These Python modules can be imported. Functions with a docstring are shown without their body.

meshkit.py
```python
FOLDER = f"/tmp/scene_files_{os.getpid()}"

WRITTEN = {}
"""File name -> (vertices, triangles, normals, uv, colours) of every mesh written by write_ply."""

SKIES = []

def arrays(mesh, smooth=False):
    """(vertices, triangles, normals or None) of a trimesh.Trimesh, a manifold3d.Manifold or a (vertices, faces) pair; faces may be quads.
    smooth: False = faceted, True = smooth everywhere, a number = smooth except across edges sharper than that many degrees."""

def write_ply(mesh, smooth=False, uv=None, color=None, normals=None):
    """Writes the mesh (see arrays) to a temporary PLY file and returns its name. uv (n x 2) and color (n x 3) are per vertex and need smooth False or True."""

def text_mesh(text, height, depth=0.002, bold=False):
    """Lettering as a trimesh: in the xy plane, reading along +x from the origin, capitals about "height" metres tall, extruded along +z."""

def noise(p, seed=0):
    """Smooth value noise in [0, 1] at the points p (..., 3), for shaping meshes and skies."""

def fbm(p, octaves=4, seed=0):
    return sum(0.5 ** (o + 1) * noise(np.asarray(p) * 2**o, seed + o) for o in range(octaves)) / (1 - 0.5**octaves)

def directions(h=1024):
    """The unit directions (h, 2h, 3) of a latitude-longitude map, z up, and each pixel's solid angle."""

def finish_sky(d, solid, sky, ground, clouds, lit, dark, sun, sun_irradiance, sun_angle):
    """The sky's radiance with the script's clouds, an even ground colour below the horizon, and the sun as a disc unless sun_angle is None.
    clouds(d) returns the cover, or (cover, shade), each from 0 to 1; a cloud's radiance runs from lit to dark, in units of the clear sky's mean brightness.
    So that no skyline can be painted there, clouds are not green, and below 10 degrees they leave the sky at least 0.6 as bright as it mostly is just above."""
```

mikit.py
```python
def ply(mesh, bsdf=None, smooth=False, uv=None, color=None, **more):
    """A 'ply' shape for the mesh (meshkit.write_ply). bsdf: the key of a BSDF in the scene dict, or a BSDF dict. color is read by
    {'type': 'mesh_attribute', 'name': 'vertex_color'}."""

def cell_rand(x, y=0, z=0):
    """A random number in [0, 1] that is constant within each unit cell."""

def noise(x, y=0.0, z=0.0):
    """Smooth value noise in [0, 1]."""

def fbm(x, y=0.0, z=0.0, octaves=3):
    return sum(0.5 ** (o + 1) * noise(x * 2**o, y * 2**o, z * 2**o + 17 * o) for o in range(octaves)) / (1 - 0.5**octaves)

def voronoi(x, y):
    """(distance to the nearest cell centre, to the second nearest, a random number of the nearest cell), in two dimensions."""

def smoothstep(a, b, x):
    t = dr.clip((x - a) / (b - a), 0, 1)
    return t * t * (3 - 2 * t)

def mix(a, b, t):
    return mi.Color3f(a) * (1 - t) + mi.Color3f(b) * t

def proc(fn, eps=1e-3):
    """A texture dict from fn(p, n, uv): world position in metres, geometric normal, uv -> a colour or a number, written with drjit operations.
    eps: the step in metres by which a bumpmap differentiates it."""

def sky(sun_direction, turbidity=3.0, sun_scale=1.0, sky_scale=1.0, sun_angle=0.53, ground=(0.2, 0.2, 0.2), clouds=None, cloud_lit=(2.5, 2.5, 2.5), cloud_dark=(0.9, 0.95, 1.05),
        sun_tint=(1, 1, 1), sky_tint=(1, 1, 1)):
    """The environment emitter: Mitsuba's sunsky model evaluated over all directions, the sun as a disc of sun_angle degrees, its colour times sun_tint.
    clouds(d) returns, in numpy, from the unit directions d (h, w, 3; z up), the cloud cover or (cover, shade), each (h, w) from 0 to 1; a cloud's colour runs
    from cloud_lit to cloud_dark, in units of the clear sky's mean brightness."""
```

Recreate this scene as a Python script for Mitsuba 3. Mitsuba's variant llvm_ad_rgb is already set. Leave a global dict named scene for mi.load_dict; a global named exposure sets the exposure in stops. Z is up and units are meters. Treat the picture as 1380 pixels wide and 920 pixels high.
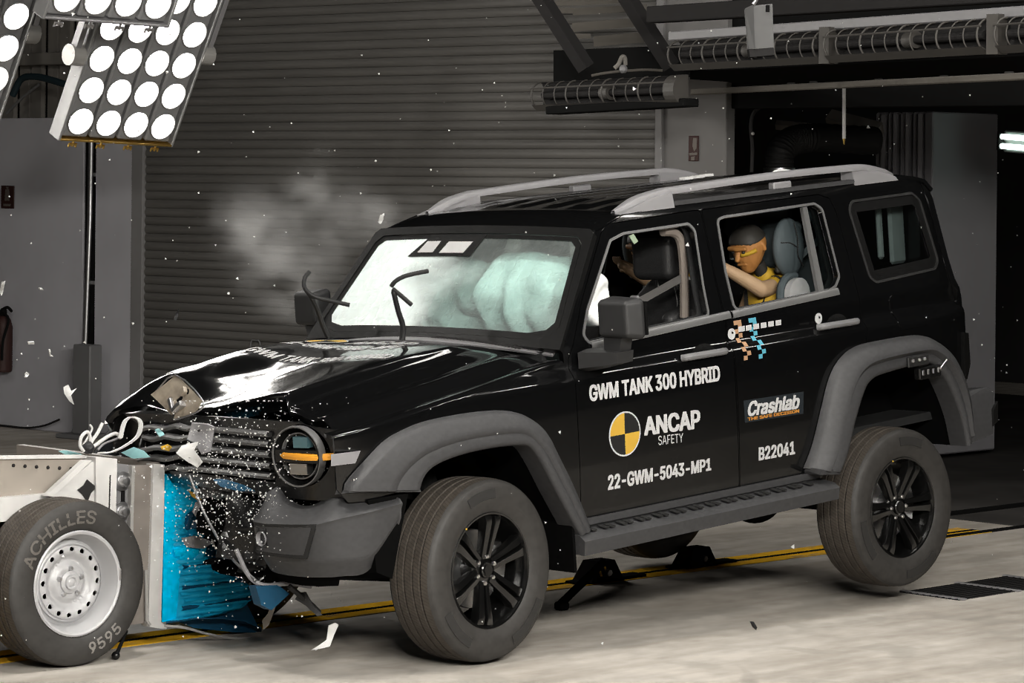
import math
import numpy as np
import trimesh
import shapely
from shapely.geometry import Polygon, box as sbox, LineString, Point
from scipy.interpolate import RBFInterpolator
import drjit as dr
import mitsuba as mi
import mikit
import meshkit
from mikit import noise, fbm, smoothstep, mix, voronoi, cell_rand, proc

T = mi.ScalarTransform4f
PI = math.pi
rng = np.random.default_rng(7)
scene, labels = {}, {}

# ------------------------------------------------------------------ camera
CAM = np.array([-8.34244, -9.54634, 2.0404])
CD = np.array([0.6991347, 0.7149898, -0.0006047])      # view direction
CU = np.array([-0.0067807, 0.0074759, 0.9999491])
CRT = np.array([0.7149579, -0.699095, 0.0100748])
FPX, PCX, PCY = 3839.467, 690.0, 244.914
scene['camera'] = {'type': 'perspective', 'fov': 2 * math.degrees(math.atan(690 / FPX)), 'fov_axis': 'x', 'near_clip': 0.1, 'far_clip': 200.0,
                   'principal_point_offset_x': 0.0, 'principal_point_offset_y': (460 - PCY) / 920,
                   'to_world': T().look_at(origin=CAM.tolist(), target=(CAM + CD).tolist(), up=CU.tolist())}
exposure = 0.8
LAMP = 120.0                # radiance of a lamp lens
LAMP_COLOR = (1.0, 0.965, 0.90)
# the lab is closed: its floodlight banks and added overhead fill are the light (see floodlight_bank below); their places:
#   (x, y, z of the centre of the lowest row), aim point


def ray(px, py):
    d = CD + CRT * (px - PCX) / FPX - CU * (py - PCY) / FPX
    return d / np.linalg.norm(d)


def at(px, py, axis, val):
    """The point of the world that is seen at a place of the photograph, on the plane axis = val."""
    d, i = ray(px, py), 'xyz'.index(axis)
    return CAM + d * (val - CAM[i]) / d[i]


def atd(px, py, depth):
    d = ray(px, py)
    return CAM + d * depth / (d @ CD)


# ------------------------------------------------------------------ entries
def uniq(k):
    if not any(q == k or q.startswith(k + '__') for q in scene) and k not in labels:
        return k
    i = 1
    while True:
        q = f'{k}_{i:03d}'
        if q not in labels and not any(s == q or s.startswith(q + '__') for s in KEYS):
            return q
        i += 1


KEYS = set()


def fresh(k):
    """k, or k_001, k_002, ... when taken."""
    if k not in KEYS:
        KEYS.add(k)
        return k
    i = 1
    while f'{k}_{i:03d}' in KEYS:
        i += 1
    q = f'{k}_{i:03d}'
    KEYS.add(q)
    return q


def thing(name, label, cat, group=None):
    k = fresh(name)
    labels[k] = {'label': label, 'category': cat}
    if group:
        labels[k]['group'] = group
    return k


def struct(name):
    k = fresh(name)
    labels[k] = {'kind': 'structure'}
    return k


def part(parent, name, mesh, mat, smooth=False, tw=None, label=None, kind=None, **more):
    k = fresh(parent + '__' + name)
    d = mesh if isinstance(mesh, dict) else ply_(mesh, mat, smooth, **more)
    d = dict(d)
    if tw is not None:
        d['to_world'] = tw
    scene[k] = d
    if label or kind:
        labels[k] = {}
        if label:
            labels[k]['label'] = label
        if kind:
            labels[k]['kind'] = kind
    return k


def own(key, mesh, mat, smooth=False, tw=None, **more):
    """The mesh of a thing that has one of its own."""
    d = dict(mesh if isinstance(mesh, dict) else ply_(mesh, mat, smooth, **more))
    if tw is not None:
        d['to_world'] = tw
    scene[key] = d
    return key


def ply_(mesh, mat, smooth=False, **more):
    return mikit.ply(mesh, 'mat_' + mat, smooth, **more)


def mat4(M):
    return T(np.asarray(M, float))


# ------------------------------------------------------------------ mesh helpers
def cat(*ms):
    ms = [m for m in (ms[0] if len(ms) == 1 and isinstance(ms[0], list) else ms)]
    return trimesh.util.concatenate(ms)


def hull(pts):
    return trimesh.convex.convex_hull(np.asarray(pts, float))


def rbox(c, s, r=0.01):
    c, s = np.asarray(c, float), np.asarray(s, float) / 2
    r = min(r, *(s * 0.95))
    pts = []
    for a in (-1, 1):
        for b in (-1, 1):
            for d in (-1, 1):
                q = np.array([a, b, d])
                for i in range(3):
                    k = s - r
                    k[i] = s[i]
                    pts.append(c + q * k)
    return hull(pts)


def bx(c, s):
    return trimesh.creation.box(extents=s, transform=trimesh.transformations.translation_matrix(c))


def tube(pts, r, n=8, closed=False):
    p = np.asarray(pts, float)
    m = len(p)
    rr = np.broadcast_to(r, (m,))
    t = np.gradient(p, axis=0) if not closed else np.roll(p, -1, 0) - np.roll(p, 1, 0)
    t /= np.linalg.norm(t, axis=1, keepdims=True) + 1e-12
    a = np.cross(t[0], [0, 0, 1.0] if abs(t[0][2]) < 0.9 else [1.0, 0, 0])
    a /= np.linalg.norm(a)
    V = []
    for i in range(m):
        a = a - t[i] * (a @ t[i])
        a /= np.linalg.norm(a) + 1e-12
        b = np.cross(t[i], a)
        g = np.arange(n) * 2 * PI / n
        V.append(p[i] + rr[i] * (np.cos(g)[:, None] * a + np.sin(g)[:, None] * b))
    V = np.vstack(V)
    F = []
    for i in range(m if closed else m - 1):
        j2 = (i + 1) % m
        for j in range(n):
            q = (j + 1) % n
            F += [[i * n + j, j2 * n + q, i * n + q], [i * n + j, j2 * n + j, j2 * n + q]]
    if not closed:
        V = np.vstack([V, p[0], p[-1]])
        for j in range(n):
            q = (j + 1) % n
            F += [[m * n, j, q], [m * n + 1, (m - 1) * n + q, (m - 1) * n + j]]
    F = np.array(F)
    return trimesh.Trimesh(V, F[:, ::-1], process=False)


def bez(pts, n=16):
    """A smooth curve through the points (Catmull-Rom)."""
    p = np.asarray(pts, float)
    p = np.vstack([2 * p[0] - p[1], p, 2 * p[-1] - p[-2]])
    out = []
    for i in range(1, len(p) - 2):
        for t in np.linspace(0, 1, n, endpoint=False):
            out.append(0.5 * ((2 * p[i]) + (p[i + 1] - p[i - 1]) * t + (2 * p[i - 1] - 5 * p[i] + 4 * p[i + 1] - p[i + 2]) * t**2 + (3 * p[i] - p[i - 1] - 3 * p[i + 1] + p[i + 2]) * t**3))
    out.append(p[-2])
    return np.array(out)


def grid(P, thick=0.0, close=False):
    """A quad grid of points P (n, m, 3) as a mesh, given a thickness along its normals (inwards)."""
    P = np.asarray(P, float)
    n, m = P.shape[:2]
    i, j = np.meshgrid(np.arange(n - 1), np.arange(m - (0 if close else 1)), indexing='ij')
    j2 = (j + 1) % m
    q = np.stack([i * m + j, (i + 1) * m + j, (i + 1) * m + j2, i * m + j2], -1).reshape(-1, 4)
    F = np.vstack([q[:, [0, 1, 2]], q[:, [0, 2, 3]]])
    V = P.reshape(-1, 3)
    if thick:
        return thicken(V, F, thick)
    return trimesh.Trimesh(V, F, process=False)


def thicken(V, F, th):
    fn = np.cross(V[F[:, 1]] - V[F[:, 0]], V[F[:, 2]] - V[F[:, 0]])
    n = np.zeros_like(V)
    for k in range(3):
        np.add.at(n, F[:, k], fn)
    n /= np.linalg.norm(n, axis=1, keepdims=True) + 1e-12
    W = V - n * th
    N = len(V)
    e = np.vstack([F[:, [0, 1]], F[:, [1, 2]], F[:, [2, 0]]])
    key = {tuple(x) for x in e.tolist()}
    b = np.array([x for x in e.tolist() if (x[1], x[0]) not in key])
    walls = np.vstack([np.stack([b[:, 1], b[:, 0], b[:, 0] + N], 1), np.stack([b[:, 1], b[:, 0] + N, b[:, 1] + N], 1)]) if len(b) else np.zeros((0, 3), int)
    return trimesh.Trimesh(np.vstack([V, W]), np.vstack([F, F[:, ::-1] + N, walls]), process=False)


def tri2d(poly, cell):
    """Triangles of a polygon cut along a grid of cells, so that the sheet can be bent."""
    x0, y0, x1, y1 = poly.bounds
    cx, cy = cell if isinstance(cell, tuple) else (cell, cell)
    xs, ys = np.arange(math.floor(x0 / cx), math.ceil(x1 / cx)) * cx, np.arange(math.floor(y0 / cy), math.ceil(y1 / cy)) * cy
    X, Y = np.meshgrid(xs, ys)
    cells = shapely.box(X.ravel(), Y.ravel(), X.ravel() + cx, Y.ravel() + cy)
    got = shapely.intersection(poly, cells)
    V, F, index = [], [], {}

    def vid(p):
        k = (round(p[0], 5), round(p[1], 5))
        if k not in index:
            index[k] = len(V)
            V.append(p)
        return index[k]

    for g in got:
        for h in getattr(g, 'geoms', [g]):
            if h.geom_type != 'Polygon' or h.area < 1e-9:
                continue
            v, f = trimesh.creation.triangulate_polygon(h, engine='earcut')
            ids = [vid(tuple(p)) for p in v]
            for a, b, c in f:
                a, b, c = ids[a], ids[b], ids[c]
                if len({a, b, c}) == 3:
                    A, B, C = V[a], V[b], V[c]
                    s = (B[0] - A[0]) * (C[1] - A[1]) - (B[1] - A[1]) * (C[0] - A[0])
                    if abs(s) > 1e-12:
                        F.append([a, b, c] if s > 0 else [a, c, b])
    return np.array(V), np.array(F)


def sheet(poly, fn, th, cell=0.1, flip=False):
    """A polygon in (u, v) laid on the surface fn(u, v) -> (n, 3) with a thickness behind it."""
    v, f = tri2d(poly, cell)
    V = fn(v[:, 0], v[:, 1])
    if flip:
        f = f[:, ::-1]
    return thicken(V, f, th)


def lathe(prof, n=64, axis='y', split=True):
    """A closed or open profile [(radius, along)] turned about the axis y; corners sharper than 35 degrees split. Returns mesh, uv."""
    prof = np.asarray(prof, float)
    segs, cur = [], [prof[0]]
    for i in range(1, len(prof)):
        cur.append(prof[i])
        if i < len(prof) - 1:
            a, b = prof[i] - prof[i - 1], prof[i + 1] - prof[i]
            c = a @ b / (np.linalg.norm(a) * np.linalg.norm(b) + 1e-12)
            if split and c < 0.82:
                segs.append(np.array(cur))
                cur = [prof[i]]
    segs.append(np.array(cur))
    ang = np.linspace(0, 2 * PI, n + 1)
    VV, FF, UV, k = [], [], [], 0
    L = 0.0
    for s in segs:
        m = len(s)
        l = L + np.concatenate([[0], np.cumsum(np.linalg.norm(np.diff(s, axis=0), axis=1))])
        L = l[-1]
        P = np.stack([s[None, :, 0] * np.cos(ang)[:, None], np.broadcast_to(s[None, :, 1], (n + 1, m)), s[None, :, 0] * np.sin(ang)[:, None]], -1)
        uv = np.stack(np.broadcast_arrays(ang[:, None] / (2 * PI), l[None, :]), -1)
        i, j = np.meshgrid(np.arange(n), np.arange(m - 1), indexing='ij')
        q = np.stack([i * m + j, (i + 1) * m + j, (i + 1) * m + j + 1, i * m + j + 1], -1).reshape(-1, 4) + k
        VV.append(P.reshape(-1, 3))
        UV.append(uv.reshape(-1, 2))
        FF += [q[:, [0, 1, 2]], q[:, [0, 2, 3]]]
        k += P.shape[0] * P.shape[1]
    return trimesh.Trimesh(np.vstack(VV), np.vstack(FF), process=False), np.vstack(UV)


def extr(poly, h):
    m = [trimesh.creation.extrude_polygon(g, h, engine='earcut') for g in getattr(poly, 'geoms', [poly])]
    return cat(m)


def xf(mesh, M):
    m = mesh.copy()
    M = np.asarray(M, float)
    m.vertices = m.vertices @ M[:3, :3].T + M[:3, 3]
    if np.linalg.det(M[:3, :3]) < 0:
        m.faces = m.faces[:, ::-1]
    return m


def frame(o, x, y, z):
    M = np.eye(4)
    M[:3, 0], M[:3, 1], M[:3, 2], M[:3, 3] = x, y, z, o
    return M


def rotm(axis, deg):
    return trimesh.transformations.rotation_matrix(math.radians(deg), axis)


def trans(v):
    return trimesh.transformations.translation_matrix(v)


def unit(v):
    v = np.asarray(v, float)
    return v / np.linalg.norm(v)


def crumple(m, amp, freq, seed=0):
    m = m.copy()
    p = np.asarray(m.vertices)
    d = np.stack([meshkit.fbm(p * freq + 11.3 * k, 3, seed + k) for k in range(3)], -1) - 0.5
    m.vertices = p + d * 2 * amp
    return m


def smoothed(man, ln, it=12):
    """manifold3d solid -> refined and smoothed trimesh."""
    q = man.refine_to_length(ln).to_mesh()
    m = trimesh.Trimesh(q.vert_properties[:, :3], q.tri_verts, process=True)
    trimesh.smoothing.filter_taubin(m, lamb=0.5, nu=0.52, iterations=it)
    return m


def limb(joints):
    """joints: [(point, radius), ...] -> one manifold along the chain."""
    import manifold3d as m3
    out = None
    S = [m3.Manifold.sphere(r, 20).translate(list(map(float, p))) for p, r in joints]
    for a, b in zip(S[:-1], S[1:]):
        h = m3.Manifold.batch_hull([a, b])
        out = h if out is None else out + h
    return out


# ------------------------------------------------------------------ materials
def rgb(*c):
    return {'type': 'rgb', 'value': list(c) if len(c) == 3 else [c[0]] * 3}


def two(b):
    return {'type': 'twosided', 'nested': b}


def plastic(name, col, alpha, ior=1.5, bump=None, bs=0.001, eps=1e-3):
    b = {'type': 'roughplastic', 'diffuse_reflectance': proc(col) if callable(col) else rgb(*col), 'alpha': alpha, 'int_ior': ior, 'distribution': 'ggx'}
    if bump:
        b = {'type': 'bumpmap', 'arbitrary': proc(bump, eps), 'scale': bs, 'nested': b}
    scene['mat_' + name] = two(b)


def matte(name, col, bump=None, bs=0.002, eps=1e-3):
    b = {'type': 'diffuse', 'reflectance': proc(col) if callable(col) else rgb(*col)}
    if bump:
        b = {'type': 'bumpmap', 'arbitrary': proc(bump, eps), 'scale': bs, 'nested': b}
    scene['mat_' + name] = two(b)


def metal(name, col, rough):
    scene['mat_' + name] = two({'type': 'principled', 'base_color': proc(col) if callable(col) else rgb(*col), 'metallic': 1.0, 'roughness': rough, 'specular': 0.5})


def concrete(p, n, uv):
    a = fbm(p.x * 0.9, p.y * 1.4, 3.0, 5)
    b = fbm(p.x * 9.0, p.y * 14.0, 1.0, 4)
    streak = fbm(p.x * 1.1 + 40.0, p.y * 9.0, 7.0, 4)
    spot = smoothstep(0.63, 0.72, fbm(p.x * 3.1 + 9.0, p.y * 3.3, 5.0, 4))
    c = mix((0.25, 0.226, 0.197), (0.385, 0.36, 0.325), smoothstep(0.25, 0.75, a * 0.55 + streak * 0.45))
    c = c * (0.82 + 0.36 * b)
    c = mix(c, mi.Color3f(0.24, 0.225, 0.20), spot * 0.45)
    crack = smoothstep(0.018, 0.004, dr.abs(fbm(p.x * 0.8, p.y * 0.8, 12.0, 4) - 0.43)) * smoothstep(0.5, 0.6, noise(p.x * 0.35, p.y * 0.35, 4.0))
    return mix(c, mi.Color3f(0.12, 0.11, 0.10), crack * 0.6)


def concrete_bump(p, n, uv):
    return fbm(p.x * 25.0, p.y * 25.0, 0.0, 4)


scene['mat_concrete_floor'] = two({'type': 'bumpmap', 'arbitrary': proc(concrete_bump), 'scale': 0.002,
                               'nested': {'type': 'principled', 'base_color': proc(concrete), 'roughness': 0.62, 'specular': 0.35}})
matte('dark_floor', lambda p, n, uv: mi.Color3f(0.055, 0.052, 0.05) * (0.7 + 0.6 * fbm(p.x * 3.0, p.y * 3.0, 0.0)))
matte('pier_grey', lambda p, n, uv: mi.Color3f(0.17, 0.165, 0.162) * (0.9 + 0.2 * fbm(p.x * 5.0, p.y * 5.0, p.z * 2.0)))
matte('wall_grey', lambda p, n, uv: mi.Color3f(0.45, 0.445, 0.475) * (0.88 + 0.24 * fbm(p.x * 2.0, p.y * 2.0, p.z * 1.3, 4)))
matte('frame_grey', lambda p, n, uv: mi.Color3f(0.215, 0.21, 0.21) * (0.9 + 0.2 * fbm(p.x * 5.0, p.y * 5.0, p.z * 2.0)))
plastic('slat_grey', lambda p, n, uv: mi.Color3f(0.165, 0.158, 0.148) * (0.8 + 0.4 * fbm(p.y * 1.5, p.z * 25.0, 2.0)), 0.35)
matte('cladding', lambda p, n, uv: mi.Color3f(0.20, 0.188, 0.172) * (0.5 + 1.0 * fbm(p.x * 8.0, p.y * 8.0, p.z * 2.0)))
matte('steel_dark', (0.028, 0.027, 0.027))
matte('steel_black', (0.010, 0.010, 0.010))
matte('timber_grey', lambda p, n, uv: mi.Color3f(0.105, 0.097, 0.086) * (0.8 + 0.4 * fbm(p.x * 3.0, p.y * 2.0, p.z * 30.0)))
plastic('grey_paint', (0.22, 0.22, 0.225), 0.3)
plastic('light_grey', (0.42, 0.41, 0.39), 0.3)
plastic('beam_grey', (0.33, 0.325, 0.335), 0.35)
metal('galvanised', (0.62, 0.62, 0.63), 0.32)
metal('chrome', (0.8, 0.8, 0.8), 0.12)
metal('brass', (0.72, 0.47, 0.13), 0.35)
plastic('bank_grey', (0.30, 0.30, 0.305), 0.3)
plastic('bank_edge', (0.26, 0.26, 0.26), 0.2)
plastic('red_sign', (0.05, 0.012, 0.008), 0.4)
plastic('sign_white', (0.2, 0.17, 0.15), 0.4)
plastic('blue_hose', (0.02, 0.05, 0.065), 0.4)
matte('yellow_line', lambda p, n, uv: mix((0.74, 0.41, 0.03), (0.45, 0.29, 0.11), smoothstep(0.60, 0.75, fbm(p.x * 6.0, p.y * 25.0, 3.0, 4))))
matte('white_line', (0.6, 0.58, 0.54))
# car
plastic('car_paint', (0.003, 0.0031, 0.0033), 0.007, 1.52)
plastic('grey_plastic', lambda p, n, uv: mi.Color3f(0.058, 0.058, 0.061) * (0.85 + 0.3 * fbm(p.x * 60.0, p.y * 60.0, p.z * 60.0)), 0.34,
        bump=lambda p, n, uv: noise(p.x * 500.0, p.y * 500.0, p.z * 500.0), bs=0.0003, eps=5e-4)
plastic('dark_plastic', (0.016, 0.016, 0.016), 0.3)
plastic('mirror_black', (0.024, 0.024, 0.025), 0.32)
plastic('black_gloss', (0.006, 0.006, 0.006), 0.06)
plastic('frame_black', (0.006, 0.006, 0.006), 0.12, 1.3)
plastic('black_matte', (0.010, 0.010, 0.010), 0.5)
plastic('trim_silver', (0.12, 0.12, 0.12), 0.16, 1.9)
plastic('rail_silver', (0.29, 0.285, 0.295), 0.28)
plastic('hoist_grey', (0.10, 0.10, 0.10), 0.3)
matte('panel_grey', (0.27, 0.265, 0.28))
plastic('guard_grey', (0.085, 0.078, 0.07), 0.4)
plastic('white_print', (0.82, 0.82, 0.82), 0.4)
plastic('yellow_print', lambda p, n, uv: mi.Color3f(0.86, 0.52, 0.06), 0.35)
plastic('black_print', (0.012, 0.012, 0.012), 0.3)
plastic('badge_black', (0.012, 0.018, 0.024), 0.3)
plastic('orange_print', (0.78, 0.33, 0.05), 0.4)
plastic('tan_print', (0.62, 0.36, 0.2), 0.4)
plastic('blue_print', (0.13, 0.55, 0.72), 0.4)
plastic('teal_dark', (0.004, 0.022, 0.032), 0.4)
matte('arch_black', (0.004, 0.004, 0.004))


def sipes(uv):
    u = uv.x * 150.0 + uv.y * 30.0
    return smoothstep(0.06, 0.22, dr.abs(u - dr.floor(u) - 0.5))


def tread(p, n, uv):
    c = mi.Color3f(0.105, 0.088, 0.072) * (0.7 + 0.6 * fbm(p.x * 40.0, p.y * 40.0, p.z * 40.0))
    return c * (0.75 + 0.25 * sipes(uv))


scene['mat_tyre_tread'] = two({'type': 'roughplastic', 'diffuse_reflectance': proc(tread), 'alpha': 0.45, 'distribution': 'ggx'})
matte('tyre_groove', (0.012, 0.011, 0.010))
plastic('tyre_wall', lambda p, n, uv: mi.Color3f(0.045, 0.042, 0.039) * (0.75 + 0.5 * fbm(p.x * 30.0, p.y * 30.0, p.z * 30.0)), 0.38)
plastic('tyre_mark', (0.03, 0.029, 0.028), 0.3)
plastic('rim_black', (0.004, 0.004, 0.004), 0.035, 1.7)
metal('disc_steel', (0.45, 0.45, 0.45), 0.35)
plastic('lamp_amber', (0.85, 0.36, 0.03), 0.15)
scene['mat_clear_glass'] = {'type': 'thindielectric', 'int_ior': 1.5, 'specular_transmittance': rgb(0.86, 0.92, 0.9)}
scene['mat_tint_glass'] = {'type': 'thindielectric', 'int_ior': 1.5, 'specular_transmittance': rgb(0.5, 0.56, 0.56)}
scene['mat_lens_glass'] = {'type': 'thindielectric', 'int_ior': 1.5}
scene['mat_windscreen_glass'] = {'type': 'blendbsdf', 'weight': proc(lambda p, n, uv: dr.clip(0.05 + 0.82 * smoothstep(-0.12, 0.42, p.y + 0.5 * (fbm(p.x * 3.0, p.y * 3.0 + 2.0, p.z * 5.0, 4) - 0.5)) + 0.10 * fbm(p.x * 9.0, p.y * 9.0, p.z * 9.0, 4), 0, 0.9)),  # some dust, plus a white lamp reflection painted into the far half
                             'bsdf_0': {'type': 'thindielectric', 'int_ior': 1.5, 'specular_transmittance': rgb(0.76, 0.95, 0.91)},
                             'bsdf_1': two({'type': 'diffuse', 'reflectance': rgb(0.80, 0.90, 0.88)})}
matte('airbag_cloth', lambda p, n, uv: mi.Color3f(0.90, 0.92, 0.91), bump=lambda p, n, uv: fbm(p.x * 14.0 + p.z * 6.0, p.y * 9.0, p.z * 4.0, 4), bs=0.012)
plastic('seat_black', lambda p, n, uv: mi.Color3f(0.030, 0.030, 0.031) * (0.8 + 0.4 * noise(p.x * 200.0, p.y * 200.0, p.z * 200.0)), 0.28)
plastic('seat_cloth', (0.10, 0.13, 0.14), 0.5)
plastic('seat_pad', (0.115, 0.15, 0.165), 0.5)
plastic('stitch_grey', (0.3, 0.3, 0.3), 0.4)
plastic('belt_grey', (0.13, 0.125, 0.12), 0.45)
plastic('pillar_beige', (0.34, 0.29, 0.25), 0.45)
plastic('interior_dark', (0.02, 0.021, 0.022), 0.45)
plastic('dummy_skin', (0.62, 0.27, 0.07), 0.4)
plastic('dummy_arm', (0.68, 0.45, 0.26), 0.4)
plastic('dummy_suit', (0.82, 0.50, 0.03), 0.5)
plastic('dummy_dark', (0.03, 0.027, 0.022), 0.4)
# trolley
plastic('trolley_white', lambda p, n, uv: mi.Color3f(0.72, 0.71, 0.69) * (0.85 + 0.3 * fbm(p.x * 9.0, p.y * 9.0, p.z * 9.0)), 0.25)
plastic('trolley_beige', lambda p, n, uv: mi.Color3f(0.40, 0.355, 0.305) * (0.85 + 0.3 * fbm(p.x * 7.0, p.y * 7.0, p.z * 7.0)), 0.3)
plastic('trolley_side', lambda p, n, uv: mi.Color3f(0.27, 0.24, 0.215) * (0.8 + 0.4 * fbm(p.x * 11.0, p.y * 11.0, p.z * 11.0)), 0.25)
plastic('wheel_silver', (0.52, 0.52, 0.53), 0.18, 1.8)
matte('foil_blue', lambda p, n, uv: mi.Color3f(0.0, 0.46, 0.80) * (0.85 + 0.3 * noise(p.x * 40.0, p.y * 40.0, p.z * 40.0)))
plastic('barrier_blue', lambda p, n, uv: mix((0.0, 0.40, 0.70), (0.0, 0.50, 0.82), fbm(p.x * 20.0, p.y * 20.0, p.z * 20.0)), 0.3)
plastic('barrier_deep', (0.0, 0.07, 0.15), 0.3)
plastic('torn_metal', lambda p, n, uv: mix((0.55, 0.48, 0.38), (0.26, 0.21, 0.16), fbm(p.x * 30.0, p.y * 30.0, p.z * 30.0)), 0.2, 1.8)
plastic('debris_white', (0.8, 0.8, 0.78), 0.3)
plastic('debris_dark', (0.02, 0.02, 0.022), 0.35)
plastic('aqua_plastic', (0.35, 0.68, 0.70), 0.2)
plastic('lens_blue', (0.07, 0.14, 0.16), 0.12)
plastic('trim_pale', (0.55, 0.58, 0.56), 0.5)

# ------------------------------------------------------------------ the setting
WA, WE, WN = np.array([4.95, 9.0, 0.0]), np.array([0.105, -0.9945, 0.0]), np.array([-0.9945, -0.105, 0.0])
WM = frame(WA, WE, WN, [0, 0, 1])          # wall coordinates: s to the right, o out of the wall, z up
if np.linalg.det(WM[:3, :3]) < 0:
    pass


def wl(m):
    return xf(m, WM)


def wb(s0, s1, o0, o1, z0, z1, r=0.006):
    return wl(rbox([(s0 + s1) / 2, (o0 + o1) / 2, (z0 + z1) / 2], [s1 - s0, o1 - o0, z1 - z0], r))


def atw(px, py, off=0.0):
    d = ray(px, py)
    t = ((WA + WN * off - CAM) @ WN) / (d @ WN)
    p = CAM + d * t - WA
    return p @ WE, p[2]


own(struct('floor'), bx([1.0, 1.0, -0.05], [30, 30, 0.1]), 'concrete_floor')
# floor of the bay behind: dark, with the two door rails let into the floor
own(struct('trim_1'), bx([7.5, 0.46, 0.006], [5.4, 0.035, 0.012]), 'steel_black')
own(struct('trim_2'), bx([8.2, 1.13, 0.009], [4.9, 0.06, 0.018]), 'steel_black')
own(struct('floor_back'), bx([10.2, 5.05, 0.003], [8.6, 7.7, 0.006]), 'dark_floor')
own(struct('floor_strip'), bx([8.2, 0.78, 0.002], [4.9, 0.6, 0.004]), 'dark_floor')
# back wall: left of the door
k = struct('wall_back')
z_l = 2.50
sp, sr = atw(112, 300)[0], atw(128, 300)[0]
part(k, 'panel', wb(-6.0, sp - 0.0, -0.12, 0.0, 0.0, z_l), 'wall_grey')
part(k, 'panel', wb(sr, 0.70, -0.12, 0.0, 0.0, 3.8), 'wall_grey')
part(k, 'recess', wb(sp - 0.02, sr + 0.02, -0.10, -0.02, 0.0, 3.8), 'steel_black')
for i in range(40):   # ribbed cladding above the panel, set back
    s0 = -6.0 + i * 0.17
    if s0 > 0.9:
        break
    part(k, 'cladding_sheet', wl(rbox([s0 + 0.085, -0.20 + 0.02 * (i % 2), 3.1], [0.155, 0.05, 1.6], 0.02)), 'cladding')
part(k, 'girt', wb(-6.0, 0.2, -0.18, -0.10, 2.93, 3.03), 'cladding')
part(k, 'panel', wb(5.79, 6.30, -0.10, 0.0, 0.0, 3.8), 'pier_grey')
part(k, 'lintel', wb(6.30, 14.0, -0.25, -0.05, 2.52, 3.8), 'steel_black')
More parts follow.
